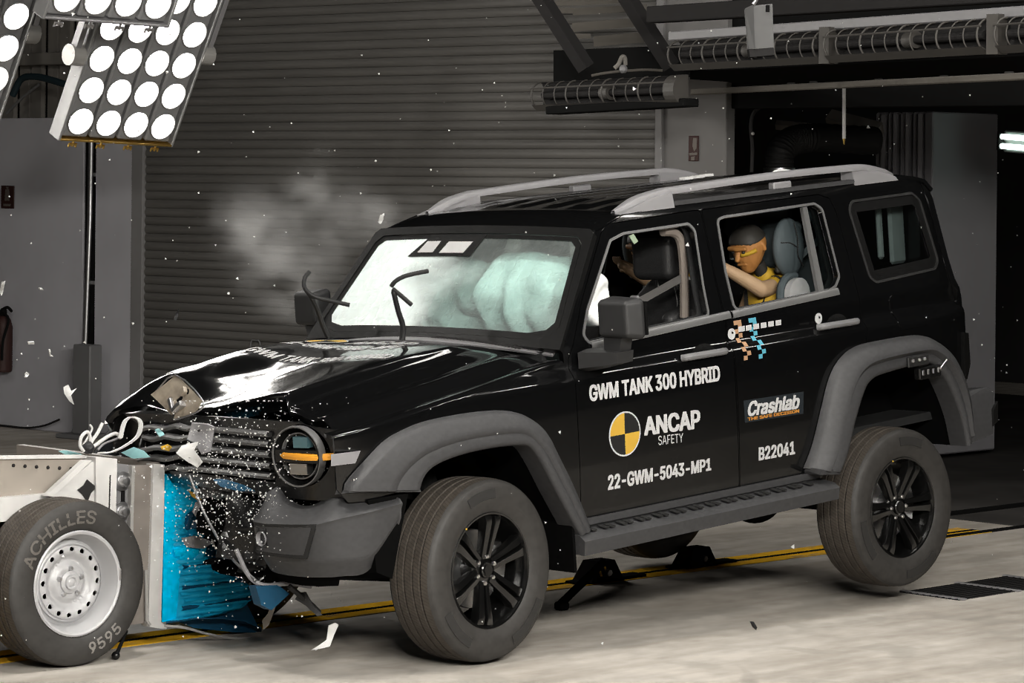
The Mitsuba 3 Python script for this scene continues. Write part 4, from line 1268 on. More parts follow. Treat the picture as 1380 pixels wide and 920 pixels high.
# wheels ---------------------------------------------------------------------------------
def tyre_profile(R=0.388, hw_=0.1325, bead=0.238):
    """(radius, along): tread with four grooves, shoulders, sidewalls; returned in three pieces."""
    tr = []
    g = [-0.066, -0.024, 0.024, 0.066]
    edge = 0.104
    y = -edge
    tr.append((R - 0.006, -edge))
    for q in g:
        c = lambda t: R - 0.006 * (t / edge) ** 4
        tr += [(c(q - 0.006), q - 0.006), (c(q) - 0.010, q - 0.004), (c(q) - 0.010, q + 0.004), (c(q + 0.006), q + 0.006)]
    tr.append((R - 0.006, edge))
    side = [(R - 0.006, 0.104), (R - 0.014, 0.117), (R - 0.026, 0.126), (R - 0.05, 0.1315), (R - 0.085, hw_), (bead + 0.045, 0.129), (bead + 0.02, 0.120), (bead + 0.008, 0.113), (bead, 0.105), (bead - 0.004, 0.09)]
    return tr, side


W_PROF = tyre_profile()
n_w = 110


def sq_flat(m, zmin):
    m = m.copy()
    v = np.asarray(m.vertices).copy()
    low = v[:, 2] < zmin
    v[low, 1] *= 1 + 0.25 * (zmin - v[low, 2])
    v[low, 2] = zmin + (v[low, 2] - zmin) * 0.05
    m.vertices = v
    return m


tr_m, tr_uv = lathe(W_PROF[0], n_w)
gr_m = cat([lathe([(0.3875, q_ - 0.0065), (0.3795, q_ - 0.0045), (0.3795, q_ + 0.0045), (0.3875, q_ + 0.0065)], n_w)[0] for q_ in (-0.066, -0.024, 0.024, 0.066)])
gr_m = cat([lathe([(0.3782, q_ - 0.0042), (0.3782, q_ + 0.0042)], n_w)[0] for q_ in (-0.066, -0.024, 0.024, 0.066)])
gr_m.vertices[:, [0, 2]] *= 1.0006
so = lathe(W_PROF[1], n_w, split=False)[0]
si = lathe([(r, -a) for r, a in W_PROF[1]], n_w, split=False)[0]


def arc_patch(r0, r1, a0, a1, y0, n=14, w_=None):
    """A slab lying on the outer sidewall (y = -y0), between two radii and two angles."""
    rows = []
    for a in np.linspace(math.radians(a0), math.radians(a1), n):
        rows.append([[r * math.cos(a), -wall_y(r) - 0.0016, r * math.sin(a)] for r in (r0, (r0 + r1) / 2, r1)])
    return grid(rows, 0.002)


def wall_y(r):
    p = np.array(W_PROF[1])
    return float(np.interp(r, p[::-1, 0], p[::-1, 1]))


rim_m, _ = lathe([(0.246, -0.112), (0.243, -0.117), (0.236, -0.115), (0.232, -0.104), (0.226, -0.09), (0.222, -0.02), (0.210, 0.03), (0.206, 0.09)], 72)
hub_m, _ = lathe([(0.0, -0.098), (0.030, -0.098), (0.034, -0.094), (0.036, -0.08), (0.066, -0.076), (0.072, -0.07), (0.078, -0.03), (0.078, 0.0)], 40)
disc_m, _ = lathe([(0.07, -0.012), (0.165, -0.012), (0.168, 0.0), (0.165, 0.012), (0.07, 0.012)], 56)
hex_m = xf(extr(Polygon([(0.027 * math.cos(t), 0.027 * math.sin(t)) for t in np.arange(6) * PI / 3]), 0.006), np.array([[1, 0, 0, 0], [0, 0, -1, -0.097], [0, 1, 0, 0], [0, 0, 0, 1.0]]))


def spoke_half(s):
    """One half of a split spoke pointing up (+z)."""
    pts = []
    for z, x0, x1, y0, y1 in ((0.05, 0.004, 0.030, -0.086, -0.05), (0.13, 0.006, 0.036, -0.100, -0.055), (0.20, 0.008, 0.045, -0.112, -0.06), (0.229, 0.008, 0.054, -0.108, -0.06)):
        pts.append([(x0, y0 + 0.006, z), (x0 + 0.004, y0, z), (x1 - 0.004, y0 + 0.003, z), (x1, y0 + 0.012, z), (x1 - 0.004, y1, z), (x0, y1, z)])
    P = np.array(pts, float)
    P[..., 0] *= s
    if s < 0:
        P = P[:, ::-1]
    return grid(P, 0, close=True)


lug_m, _ = lathe([(0.0, -0.094), (0.007, -0.094), (0.0105, -0.090), (0.0105, -0.07)], 6)
WD = {'tread': (tr_m, 'tyre_tread', dict(uv=tr_uv, smooth=True)), }
D_TREAD = ply_(tr_m, 'tyre_tread', True, uv=tr_uv)
D_SO, D_SI = ply_(xf(so, np.diag([1, -1, 1, 1])), 'tyre_wall', True), ply_(xf(si, np.diag([1, -1, 1, 1])), 'tyre_wall', True)
D_RIM, D_HUB, D_DISC, D_HEX = ply_(rim_m, 'rim_black', True), ply_(hub_m, 'rim_black', True), ply_(disc_m, 'disc_steel', True), ply_(hex_m, 'black_gloss')
D_LUG = ply_(lug_m, 'chrome', 30)
D_SPOKE = [[ply_(xf(spoke_half(s), rotm([0, 1, 0], 60 * i)), 'rim_black', 40) for s in (-1, 1)] for i in range(6)]
D_MARK = [ply_(arc_patch(0.305, 0.345, a, b, 0), 'tyre_mark', 30) for a, b in ((95, 125), (-62, -20), (215, 250))]
flat = lambda m: sq_flat(m, -0.3835)


def wheel(c, steer, spin, outer, flatten=None):
    """c: centre in the car's frame; outer: -1 near side, +1 far side."""
    k = fresh(CAR + '__wheel')
    M = CARM @ trans(c) @ rotm([0, 0, 1], steer)
    if outer > 0:
        M = M @ rotm([0, 0, 1], 180)
    Ms = M @ rotm([0, 1, 0], spin)
    tw, ts = mat4(M), mat4(Ms)
    if flatten:
        q = lambda m: sq_flat(m, flatten)
        part(k, 'tread', ply_(q(tr_m), 'tyre_tread', True, uv=tr_uv), None, tw=tw)
        part(k, 'sidewall', ply_(q(xf(so, np.diag([1, -1, 1, 1]))), 'tyre_wall', True), None, tw=tw)
        part(k, 'sidewall', ply_(q(xf(si, np.diag([1, -1, 1, 1]))), 'tyre_wall', True), None, tw=tw)
    else:
        part(k, 'tread', D_TREAD, None, tw=tw)
        part(k, 'sidewall', D_SO, None, tw=tw)
        part(k, 'sidewall', D_SI, None, tw=tw)
    part(k, 'groove', ply_(sq_flat(gr_m, flatten) if flatten else gr_m, 'tyre_groove', True), None, tw=tw)
    for d in D_MARK:
        part(k, 'sidewall_panel', d, None, tw=ts)
    part(k, 'rim', D_RIM, None, tw=ts, label='gloss black rim')
    part(k, 'hub', D_HUB, None, tw=ts)
    part(k, 'centre_cap', D_HEX, None, tw=ts)
    for i in range(6):
        for d in D_SPOKE[i]:
            part(k, 'spoke', d, None, tw=ts)
        a = math.radians(60 * i + 30)
        part(k, 'wheel_nut', D_LUG, None, tw=mat4(Ms @ trans([0.056 * math.cos(a), 0, 0.056 * math.sin(a)])))
    part(k, 'brake_disc', D_DISC, None, tw=tw, label='steel brake disc')
    part(k, 'brake_caliper', ply_(hull([[r * math.cos(a), y, r * math.sin(a)] for r in (0.10, 0.185) for a in (-0.5, 0, 0.5) for y in (-0.035, 0.03)]), 'disc_steel'), None, tw=tw)
    part(k, 'wheel_weight', ply_(xf(rbox([0, 0, 0], [0.008, 0.008, 0.008], 0.002), trans([0.245 * math.cos(2.4), -0.122, 0.245 * math.sin(2.4)])), 'yellow_print'), None, tw=ts)


wheel([0, -0.804, 0.4046], 5.2, 12, -1, flatten=-0.3775)
wheel([2.75, -0.804, 0.2407], 0, 32, -1)
wheel([0, 0.804, 0.4046], 5.2, 40, 1, flatten=-0.372)
wheel([2.75, 0.804, 0.2407], 0, 5, 1)

# mirrors -----------------------------------------------------------------------------------
MC = [ac(*p, 'y', y) for p, y in (((796, 407), -0.96), ((848, 402), -1.10), ((797, 456), -0.96), ((848, 455), -1.10))]
mx, mz = 0.735, 1.392
_s = np.asarray(trimesh.creation.icosphere(2, 0.026).vertices)
hm = hull(np.vstack([_s + [mx + dx, y, mz + dz] for dx, y, dz in (
    (-0.022, -0.985, 0.060), (-0.022, -0.985, -0.055), (-0.015, -1.115, 0.058), (-0.015, -1.115, -0.055), (0.035, -1.135, 0.062), (0.035, -1.135, -0.065), (0.04, -0.985, 0.068), (0.04, -0.985, -0.068))]))
kq = cp('door_mirror', hm, 'mirror_black', 50, label='dark grey door mirror')
part(CAR, 'door_mirror', mirror(hm), 'mirror_black', 50, tw=CT)
cp('bezel', hull([[mx + dx, y, mz + dz] for dx in (0.058, 0.072) for y, dz in ((-0.97, 0.08), (-1.155, 0.07), (-1.155, -0.075), (-0.97, -0.08))]), 'black_gloss', parent=kq)
st = hull([[mx + dx, y, z] for dx in (-0.02, 0.05) for y, z in ((-0.97, 1.31), (-1.08, 1.31), (-0.97, 1.245), (-1.06, 1.245))])
cp('stalk', st, 'mirror_black', parent=kq)
cp('arm', hull([[mx + dx, y, z] for dx in (-0.04, 0.06) for y, z in ((-0.88, 1.26), (-1.07, 1.25), (-1.06, 1.20), (-0.88, 1.16))] + [[mx - 0.10, -0.885, 1.25], [mx - 0.10, -0.885, 1.18]]), 'mirror_black', parent=kq)
fs = mirror(cat(st, hull([[mx + dx, y, z] for dx in (-0.04, 0.06) for y, z in ((-0.86, 1.25), (-1.02, 1.25), (-1.02, 1.20), (-0.86, 1.16))])))
part(CAR + '__door_mirror_001', 'arm', fs, 'grey_plastic', 25, tw=CT)

# front end ------------------------------------------------------------------------------------
# head panel below the bonnet edge: dark surround
GX = -0.735


def frontfn(off=0.0):
    """Front face: u across (y), v height; the corners sweep back."""
    def fn(y, z):
        x = GX - off + 0.10 * np.clip((np.abs(y) - 0.62) / 0.22, 0, 1.3) ** 2
        crush = np.clip((y + 0.1) / 0.7, 0, 1)
        lowc = np.clip((0.93 - z) / 0.25, 0, 1)
        x = x + 0.16 * crush * lowc + 0.025 * crush * np.sin(z * 40 + y * 9)
        return np.stack([x, y, z], -1)
    return fn


HL = Point(-0.640, 0.984).buffer(0.128, quad_segs=16)
HR = Point(0.60, 0.98).buffer(0.125, quad_segs=16)
GR = Polygon([(-0.45, 0.86), (-0.45, 1.075), (0.46, 1.065), (0.46, 0.86)])
sur = Polygon([(-0.80, 0.80), (-0.80, 1.085), (-0.62, 1.118), (0.0, 1.115), (0.7, 1.10), (0.78, 1.06), (0.78, 0.84), (0.5, 0.80)])
fr = cp('front_panel', sheet(sur.difference(HL).difference(HR).difference(GR), frontfn(), 0.02, 0.04, flip=True), 'black_gloss')
gk = cp('grille', sheet(GR.buffer(0.02), frontfn(-0.05), 0.01, 0.06, flip=True), 'black_matte')
for i, z in enumerate((0.885, 0.93, 0.975, 1.02, 1.062)):
    rows = []
    for y in np.linspace(-0.44, 0.47, 24):
        b = frontfn(0.01)(np.array([y]), np.array([z]))[0]
        if y > 0.1:
            b = b + [0.0, 0, -0.10 * (y - 0.1) ** 1.3 + 0.006 * math.sin(y * 30 + i * 2)]
        rows.append([b + [dx, 0, dz] for dx, dz in ((0.02, -0.012), (-0.006, -0.012), (-0.012, 0.0), (-0.006, 0.010), (0.02, 0.012))])
    cp('bar', grid(np.array(rows)[:, ::-1], 0, close=True), 'trim_silver', parent=gk)  # black gloss bars coloured silver to stand in for bright reflections
# headlamp
hc = np.array([-0.765, -0.645, 0.984])
LM = frame(hc, unit([0.22, -1, 0]), [0, 0, 1.0], unit([-1.0, -0.22, 0]))       # z: outwards


def lampm(prof, n=48):
    m, _ = lathe(prof, n)
    return xf(m, LM @ np.array([[1, 0, 0, 0], [0, 0, 1, 0], [0, 1, 0, 0], [0, 0, 0, 1.0]]))


lk = cp('headlamp', lampm([(0.0, -0.06), (0.09, -0.055), (0.112, -0.02), (0.116, 0.01)]), 'black_gloss', True, label='round headlamp with an amber bar')
cp('bezel', lampm([(0.124, -0.03), (0.127, 0.0), (0.125, 0.012), (0.120, 0.012), (0.116, 0.0)]), 'trim_silver', True, parent=lk)
cp('inner_ring', lampm([(0.098, -0.02), (0.096, -0.012), (0.092, -0.012), (0.089, -0.03)]), 'trim_silver', True, parent=lk)
q = lambda a, b, c, d, z0, z1: xf(hull([[x, y, z] for x in (a, b) for y in (c, d) for z in (z0, z1)]), LM)
cp('projector', q(-0.02, 0.055, 0.035, 0.080, -0.04, 0.0), 'lens_blue', parent=lk, label='bluish lens block')
cp('projector', q(-0.045, 0.045, -0.075, -0.03, -0.04, 0.002), 'disc_steel', parent=lk)
cp('crossbar', q(-0.12, 0.12, -0.026, 0.026, -0.03, 0.006), 'black_gloss', parent=lk)
pts = []
for y in np.linspace(-0.515, -0.85, 20):
    x = float(frontfn(0.045)(np.array([y]), np.array([0.97]))[0][0]) + 0.30 * max(0, -0.74 - y) ** 1.0
    pts.append([x, y, 0.985 + 0.02 * (y + 0.65)])
rows = [[np.array(p) + [dx, 0, dz] for dx, dz in ((0.02, -0.013), (-0.006, -0.013), (-0.010, 0.0), (-0.006, 0.013), (0.02, 0.013))] for p in pts]
sgk = cp('turn_signal', grid(np.array(rows), 0, close=True), 'lamp_amber', 30, label='amber turn signal bar')
e0 = np.array(pts[-1])
mp = [aside(x, y, o) for x, y in ((446, 612), (486, 607), (479, 624), (446, 628)) for o in (-0.01, 0.016)]
cp('marker_lens', hull(mp), 'rail_silver', parent=sgk, label='clear side marker')
mh, _ = lathe([(0.0, -0.06), (0.1, -0.05), (0.116, 0.01), (0.126, 0.012)], 32)
cp('headlamp', xf(mh, frame([-0.70, 0.60, 0.98], [0, 1, 0], [-1, 0, 0], [0, 0, 1])), 'black_gloss', True)

# bumper: the intact near half
BT = lambda p, y=None, x=None: ac(*p, 'y', y) if y is not None else ac(*p, 'x', x)
BP = {}
bo = []
# cross-sections from the inner torn end round the corner to the arch: (plan x, plan y), top z, ledge z, bottom z
secs = [(-0.86, -0.44, 0.79, 0.725, 0.52), (-0.885, -0.52, 0.835, 0.728, 0.505), (-0.885, -0.62, 0.785, 0.725, 0.50), (-0.875, -0.72, 0.762, 0.722, 0.50), (-0.84, -0.82, 0.768, 0.735, 0.50), (-0.765, -0.895, 0.805, 0.755, 0.50), (-0.64, -0.935, 0.80, 0.765, 0.505), (-0.487, -0.945, 0.795, 0.775, 0.62)]
rows = []
cen = np.array([-0.45, -0.35])
for x, y, zt, zl, zb in secs:
    p = np.array([x, y])
    inw = unit(cen - p)
    def pt(d, z):
        return [*(p + inw * d), z]
    rows.append([pt(0.20, zt + 0.012), pt(0.09, zt), pt(0.015, zl + 0.006), pt(0.0, zl - 0.008), pt(0.012, zl - 0.03), pt(0.016, zb + 0.09), pt(0.035, zb + 0.06), pt(0.075, zb), pt(0.2, zb - 0.01)])
rows = np.array(rows)
fine = np.stack([np.stack([bez(rows[:, j], 6)[:, c] for c in range(3)], -1) for j in range(rows.shape[1])], 1)
bk = cp('front_bumper', grid(fine[:, ::-1], 0.02), 'grey_plastic', 30, label='dark grey front bumper corner, the rest torn away')
cp('end_cap', grid(np.array([fine[-1], fine[-1] + [0.03, 0.08, 0]]), 0.01), 'grey_plastic', parent=bk)


def bump_pt(t, z, out=0.004):
    s_ = bez([(a[0], a[1]) for a in secs], 20)
    i = t * (len(s_) - 1)
    p = np.array([np.interp(i, range(len(s_)), s_[:, j]) for j in range(2)])
    inw = unit(cen - p)
    return np.array([*(p + inw * (0.016 - out)), z])


def bsheet(poly, off, th):
    return sheet(poly, lambda t, z: np.array([bump_pt(a, b, off) for a, b in zip(t, z)]), th, (0.05, 0.06))


cp('fog_panel', bsheet(Polygon([(0.03, 0.60), (0.03, 0.705), (0.55, 0.720), (0.49, 0.60)]), 0.014, 0.006), 'grey_plastic', parent=bk)
cp('panel_gap', bsheet(Polygon([(0.02, 0.59), (0.02, 0.715), (0.58, 0.730), (0.505, 0.588)]).difference(Polygon([(0.032, 0.602), (0.032, 0.703), (0.55, 0.718), (0.488, 0.602)])), 0.016, 0.010), 'black_matte', parent=bk)
fg = cp('fog_lamp', bsheet(Polygon([(0.035, 0.615), (0.035, 0.695), (0.20, 0.70), (0.20, 0.62)]), 0.018, 0.006), 'black_gloss', parent=bk)
c_ = bump_pt(0.165, 0.658, 0.022)
mfog, _ = lathe([(0.0, -0.012), (0.018, -0.010), (0.028, 0.0), (0.030, 0.01)], 24)
cp('fog_lens', xf(mfog, frame(c_, unit([0, -1, 0]), [-1, 0, 0], [0, 0, 1])), 'rail_silver', True, parent=bk, label='round fog lamp lens')
lip_ = np.array([[*(np.array(s_[:2]) + unit(cen - np.array(s_[:2])) * d), z] for s_ in secs[:6] for d, z in ((0.08, 0.53), (0.16, 0.46))]).reshape(6, 2, 3)
cp('lower_lip', grid(lip_, 0.015), 'arch_black', parent=bk)
cp('arch_filler', hull([[-0.62, -0.90, 0.80], [-0.42, -0.92, 0.80], [-0.60, -0.90, 0.50], [-0.52, -0.90, 0.46], [-0.62, -0.6, 0.80], [-0.42, -0.6, 0.80], [-0.58, -0.6, 0.45]]), 'arch_black')

# the crushed far half: crumpled structure
r2 = np.random.default_rng(3)


def crushed(name, size, c, rot, mat, amp=0.03, f=7.0, seed=0, label=None, parent=None):
    m = trimesh.creation.box(extents=size).subdivide().subdivide().subdivide()
    m = crumple(m, amp, f, seed)
    M = trans(c) @ rotm([0, 0, 1], rot[2]) @ rotm([0, 1, 0], rot[1]) @ rotm([1, 0, 0], rot[0])
    return cp(name, xf(m, M), mat, 25, label=label, parent=parent)


crushed('bumper_beam', [0.12, 0.45, 0.16], [-0.62, -0.12, 0.66], (0, 10, 12), 'arch_black', 0.05, 6, 1)
crushed('radiator', [0.06, 0.8, 0.42], [-0.46, 0.15, 0.76], (0, 12, 6), 'arch_black', 0.05, 5, 2)
crushed('wing_liner', [0.35, 0.06, 0.42], [-0.50, -0.30, 0.62], (5, 0, 8), 'arch_black', 0.06, 6, 3)
crushed('undertray', [0.36, 0.5, 0.03], [-0.42, -0.05, 0.46], (0, -14, 0), 'arch_black', 0.05, 5, 4)
crushed('crash_box', [0.3, 0.12, 0.14], [-0.66, -0.28, 0.60], (0, 0, 15), 'black_matte', 0.04, 8, 5)
crushed('torn_bumper_skin', [0.03, 0.24, 0.26], [-0.78, -0.30, 0.64], (8, 12, 24), 'black_gloss', 0.05, 8, 6, label='torn dark bumper skin')
crushed('torn_bumper_skin', [0.03, 0.30, 0.18], [-0.66, -0.02, 0.82], (-8, 30, -10), 'black_gloss', 0.05, 7, 7)
crushed('torn_bumper_skin', [0.10, 0.28, 0.03], [-0.55, -0.14, 0.42], (12, 20, 30), 'black_matte', 0.05, 7, 8)
crushed('hose_bundle', [0.16, 0.3, 0.1], [-0.58, -0.12, 0.56], (20, 0, 0), 'black_gloss', 0.06, 9, 9)
cp('loose_hose', tube(bez([BT((318, 740), y=-.35), BT((335, 775), y=-.38), BT((355, 788), y=-.42), BT((390, 786), y=-.46), BT((420, 790), y=-.5)], 8), 0.010, 8), 'rail_silver', label='pale loose hose under the bumper')
cp('loose_hose', tube(bez([BT((255, 640), y=.0), BT((275, 690), y=-.05), BT((300, 735), y=-.15), BT((320, 760), y=-.3), BT((345, 782), y=-.42)], 8), 0.006, 8), 'trim_silver')
cp('loose_hose', tube(bez([BT((390, 790), y=-.5), BT((420, 815), y=-.5), BT((430, 825), y=-.5)], 8), 0.012, 8), 'black_matte')
cp('tow_hook', hull([BT(p, y=-.45) + np.array([0, dy, 0]) for p in ((345, 790), (362, 798), (352, 815), (366, 822), (390, 800), (375, 788)) for dy in (0, 0.05)]), 'barrier_deep', label='blue stained broken piece')
# rear: bumper, tail lamp, tailgate, spare wheel carrier side
rb_ = hull([[x, y, z] for x, y, z in ((3.21, -0.945, 0.70), (3.22, -0.95, 0.60), (3.27, -0.94, 0.48), (3.48, -0.93, 0.50), (3.53, -0.91, 0.70), (3.49, -0.90, 0.735), (3.25, -0.90, 0.735), (3.57, -0.60, 0.70), (3.57, -0.60, 0.50), (3.3, -0.60, 0.735), (3.3, -0.6, 0.48))])
kq = cp('rear_bumper', rb_, 'grey_plastic', 20, label='dark grey rear bumper')
cp('bumper_bar', rbox([3.46, 0, 0.60], [0.2, 1.4, 0.2], 0.04), 'grey_plastic', parent=kq)
cp('bumper_corner', mirror(rb_), 'grey_plastic', 20, parent=kq)
cp('reflector', hull([[x, y, z] for x, z in ((3.49, 0.62), (3.53, 0.66), (3.52, 0.56), (3.48, 0.54)) for y in (-0.92, -0.935)]), 'black_gloss', parent=kq)
tg = Polygon([(-0.84, 0.70), (0.84, 0.70), (0.85, 1.25), (0.70, 1.78), (-0.70, 1.78), (-0.85, 1.25)])
cp('tailgate', sheet(tg, lambda y, z: np.stack([np.interp(z, [.7, .9, 1.22, 1.32, 1.74, 1.78], [3.40, 3.405, 3.39, 3.355, 3.37, 3.35]), y, z], -1), 0.04, 0.1), 'car_paint')
lamp_pts = [(3.335, 1.03), (3.395, 1.02), (3.415, 0.86), (3.36, 0.79), (3.325, 0.80)]
tlk = cp('tail_lamp', hull([[x, -hw(x, z) - o, z] for x, z in lamp_pts for o in (-0.03, 0.022)]), 'black_gloss', both=False, label='dark tail lamp')
part(CAR, 'tail_lamp', mirror(hull([[x, -hw(x, z) - o, z] for x, z in lamp_pts for o in (-0.03, 0.022)])), 'black_gloss', tw=CT)
fl = aside(1228, 452)
cp('fuel_flap', sheet(rounded([(2.82, 1.10), (3.06, 1.10), (3.06, 1.27), (2.80, 1.27)], 0.03), sidefn(0.003), 0.005, 0.06), 'car_paint')
# vent on the rear door
cp('side_vent', sheet(Polygon([(2.13, 1.20), (2.13, 1.21), (2.2, 1.21), (2.2, 1.20)]), sidefn(0.001), 0.001, 0.06), 'black_gloss')

# lettering and targets on the near side ----------------------------------------------------------
def letter(text, bl, br, hl, hr, mat='white_print', bold=True, shear=0.0, off=0.0015, name='lettering', label=None):
    m = meshkit.text_mesh(text, 1.0, 0.002, bold)
    if bold:
        m = cat([xf(m, trans([dx, dy, 0])) for dx in (-0.045, 0.0, 0.045) for dy in (-0.018, 0.018)])
    v = np.asarray(m.vertices)
    a, b = v[:, 0].min(), v[:, 0].max()
    t = (v[:, 0] - a) / (b - a)
    h = hl + (hr - hl) * t
    z = bl[1] + (br[1] - bl[1]) * t + v[:, 1] * h
    x = bl[0] + (br[0] - bl[0]) * t + shear * v[:, 1] * h
    y = -(hw(x, z) + off + (v[:, 2] > 0.001) * 0.0008)
    # glyph x runs to the rear, seen from the near side: no mirroring needed
    return cp(name, trimesh.Trimesh(np.stack([x, y, z], -1), m.faces, process=False), mat, smooth=False, label=label)


letter('GWM TANK 300 HYBRID', (0.668, 1.036), (1.513, 1.020), 0.065, 0.066, label='white lettering')
letter('ANCAP', (1.002, 0.840), (1.372, 0.822), 0.076, 0.079, label='white lettering')
letter('SAFETY', (1.092, 0.781), (1.254, 0.772), 0.041, 0.040, bold=False, label='white lettering')
letter('22-GWM-5043-MP1', (0.768, 0.629), (1.440, 0.618), 0.061, 0.052, label='white lettering')
letter('B22041', (1.765, 0.614), (2.022, 0.608), 0.057, 0.057, label='white lettering')
plq = [(1.668, 0.905), (2.090, 0.893), (2.084, 0.789), (1.673, 0.802)]
pk = cp('test_badge', sheet(Polygon(plq), sidefn(0.0012), 0.001, 0.08), 'badge_black', label='dark badge with white lettering')
letter('Crashlab', (1.685, 0.832), (2.050, 0.822), 0.062, 0.060, shear=0.28, off=0.003, label='white slanted lettering')
letter('THE SAFE DECISION', (1.69, 0.809), (2.052, 0.800), 0.014, 0.014, mat='orange_print', off=0.003, label='orange small lettering')


def dsheet(poly, mat, off=0.0015, name='target_quarter', label=None, cell=0.05):
    return cp(name, sheet(poly, sidefn(off), 0.001, cell), mat, label=label)


dc, dR = (0.881, 0.861), 0.094
for q_ in range(4):
    dsheet(sector(*dc, dR, q_ * PI / 2, (q_ + 1) * PI / 2), 'yellow_print' if q_ % 2 else 'black_print')
dsheet(Point(*dc).buffer(dR + 0.006).difference(Point(*dc).buffer(dR - 0.002)), 'white_print', name='target_ring')
# chequer tapes on the rear door
for (x0, z0, x1, z1, mat) in ((1.672, 1.262, 1.712, 1.100, 'tan_print'), (1.775, 1.262, 1.815, 1.095, 'blue_print')):
    for r in range(9):
        t = r / 8
        z = z0 + (z1 - z0) * t
        for c in range(2):
            x = x0 + (x1 - x0) * 0.2 * t + c * 0.026
            if (r + c) % 2 == 0 or r == 0:
                dsheet(sbox(x, z - 0.010, x + 0.026, z + 0.011), mat, 0.002, 'chequer')
for i in range(6):
    x = 1.70 + i * 0.052
    dsheet(sbox(x, 1.218, x + (0.040 if i else 0.045), 1.243), 'white_print', 0.0025, 'chequer')
for x, z in ((1.652, 1.215), (2.268, 1.218)):
    dsheet(Point(x, z).buffer(0.026), 'white_print', 0.003, 'target_dot')
    dsheet(sector(x, z, 0.012, 0, PI / 2, 6), 'black_print', 0.0045, 'target_dot')


def sphull(pts, r, sub=2):
    """Rounded hull: spheres of radius r at the points."""
    s = np.asarray(trimesh.creation.icosphere(sub, 1.0).vertices)
    rr = np.broadcast_to(r, (len(pts),))
    return hull(np.vstack([s * q + p for p, q in zip(np.asarray(pts, float), rr)]))


def boxpts(c, s):
    c, s = np.asarray(c, float), np.asarray(s, float) / 2
    return [c + s * [a, b, d] for a in (-1, 1) for b in (-1, 1) for d in (-1, 1)]


# cabin ------------------------------------------------------------------------------------
cp('cabin_floor', bx([1.9, 0, 0.62], [2.7, 1.5, 0.04]), 'interior_dark', False)
cp('headliner', grid(np.array([[[x, y, 1.775 - 0.02 * abs(y)] for y in np.linspace(-0.66, 0.66, 7)] for x in np.linspace(1.0, 3.3, 9)]), 0.01), 'interior_dark')
cp('bulkhead', bx([0.56, 0, 0.93], [0.03, 1.5, 0.66]), 'interior_dark', False)
cp('dashboard', sphull([[0.70, y, z] for y in (-0.70, 0.70) for z in (1.0, 1.26)] + [[0.98, y, z] for y in (-0.70, 0.70) for z in (1.02, 1.20)], 0.03, 1), 'interior_dark')
m = trimesh.creation.icosphere(4, 1.0)
m.apply_scale([0.15, 0.45, 0.185])
v = np.asarray(m.vertices)
fold = 0.016 * np.sin(v[:, 1] * 34 + 5 * v[:, 2] + 3 * meshkit.noise(v * 9)) * np.clip(1.2 - v[:, 2] / 0.15, 0.1, 1.6) + 0.03 * (meshkit.fbm(v * 7 + 3, 3, 2) - 0.5)
m.vertices = v * (1 + fold[:, None] / 0.17)
m.vertices[:, 2] = np.where(m.vertices[:, 2] < -0.05, m.vertices[:, 2] * 1.15, m.vertices[:, 2])
m.apply_translation([1.01, -0.235, 1.465])
cp('airbag', m, 'airbag_cloth', True, label='inflated white front airbag behind the windscreen')
m = trimesh.creation.icosphere(4, 1.0)
m.apply_scale([0.13, 0.30, 0.26])
m = crumple(m, 0.03, 8, 4)
m.apply_translation([1.12, 0.36, 1.36])
cp('airbag', m, 'airbag_cloth', True)
for sgn in (-1, 1):
    y = sgn * 0.385
    sk = cp('front_seat', sphull([[1.62, y - 0.20, 0.86], [1.62, y + 0.20, 0.86], [1.72, y - 0.19, 1.30], [1.72, y + 0.19, 1.30], [1.80, y - 0.13, 1.40], [1.80, y + 0.13, 1.40], [1.74, y - .18, .86], [1.74, y + .18, .86], [1.82, y - .17, 1.3], [1.82, y + .17, 1.3]], 0.045), 'seat_black', 30)
    cp('headrest', sphull(boxpts([1.70, y, 1.565], [0.05, 0.17, 0.13]) + [[1.73, y - .06, 1.66], [1.73, y + .06, 1.66]], 0.045), 'seat_black', 30, parent=sk)
    for d in (-0.06, 0.06):
        cp('headrest_post', tube([[1.75, y + d, 1.40], [1.72, y + d, 1.52]], 0.008, 8), 'chrome', parent=sk)
    cp('seat_base', sphull(boxpts([1.40, y, 0.80], [0.42, 0.38, 0.10]), 0.05), 'seat_black', 30, parent=sk)
    for d in (-0.15, 0.15):
        cp('seam', tube(bez([[1.585, y + d * 0.9, 0.98], [1.635, y + d * 0.9, 1.18], [1.69, y + d * 0.75, 1.33], [1.75, y + d * 0.3, 1.41]], 6), 0.003, 6), 'stitch_grey', parent=sk)
    cp('bolster', sphull([[1.575, y + sgn * -0.0 + d2, z] for z, d2 in ((0.95, -0.19), (1.28, -0.17))] + [[1.63, y - 0.19, 1.3]], 0.04), 'seat_black', 30, parent=sk)
cp('rear_bench', sphull([[2.30, -0.6, 0.86], [2.30, 0.6, 0.86], [2.75, -0.6, 0.86], [2.75, 0.6, 0.86], [2.30, -0.6, 0.74], [2.75, 0.6, 0.74]], 0.06), 'seat_black', 30)
rbk = cp('rear_backrest', sphull([[2.68, -0.58, 0.9], [2.68, 0.58, 0.9], [2.84, -0.56, 1.36], [2.84, 0.56, 1.36], [2.76, -0.58, 0.9], [2.76, 0.58, 0.9]], 0.05), 'seat_black', 30)
for y in (-0.36, 0.0, 0.36):
    cp('headrest', sphull(boxpts([2.86, y, 1.50], [0.04, 0.14, 0.08]), 0.035), 'seat_black', 30, parent=rbk)
bp = [ac(856, 409, 'y', -0.63), ac(880, 396, 'y', -0.64), ac(905, 382, 'y', -0.65), ac(928, 370, 'y', -0.66)]


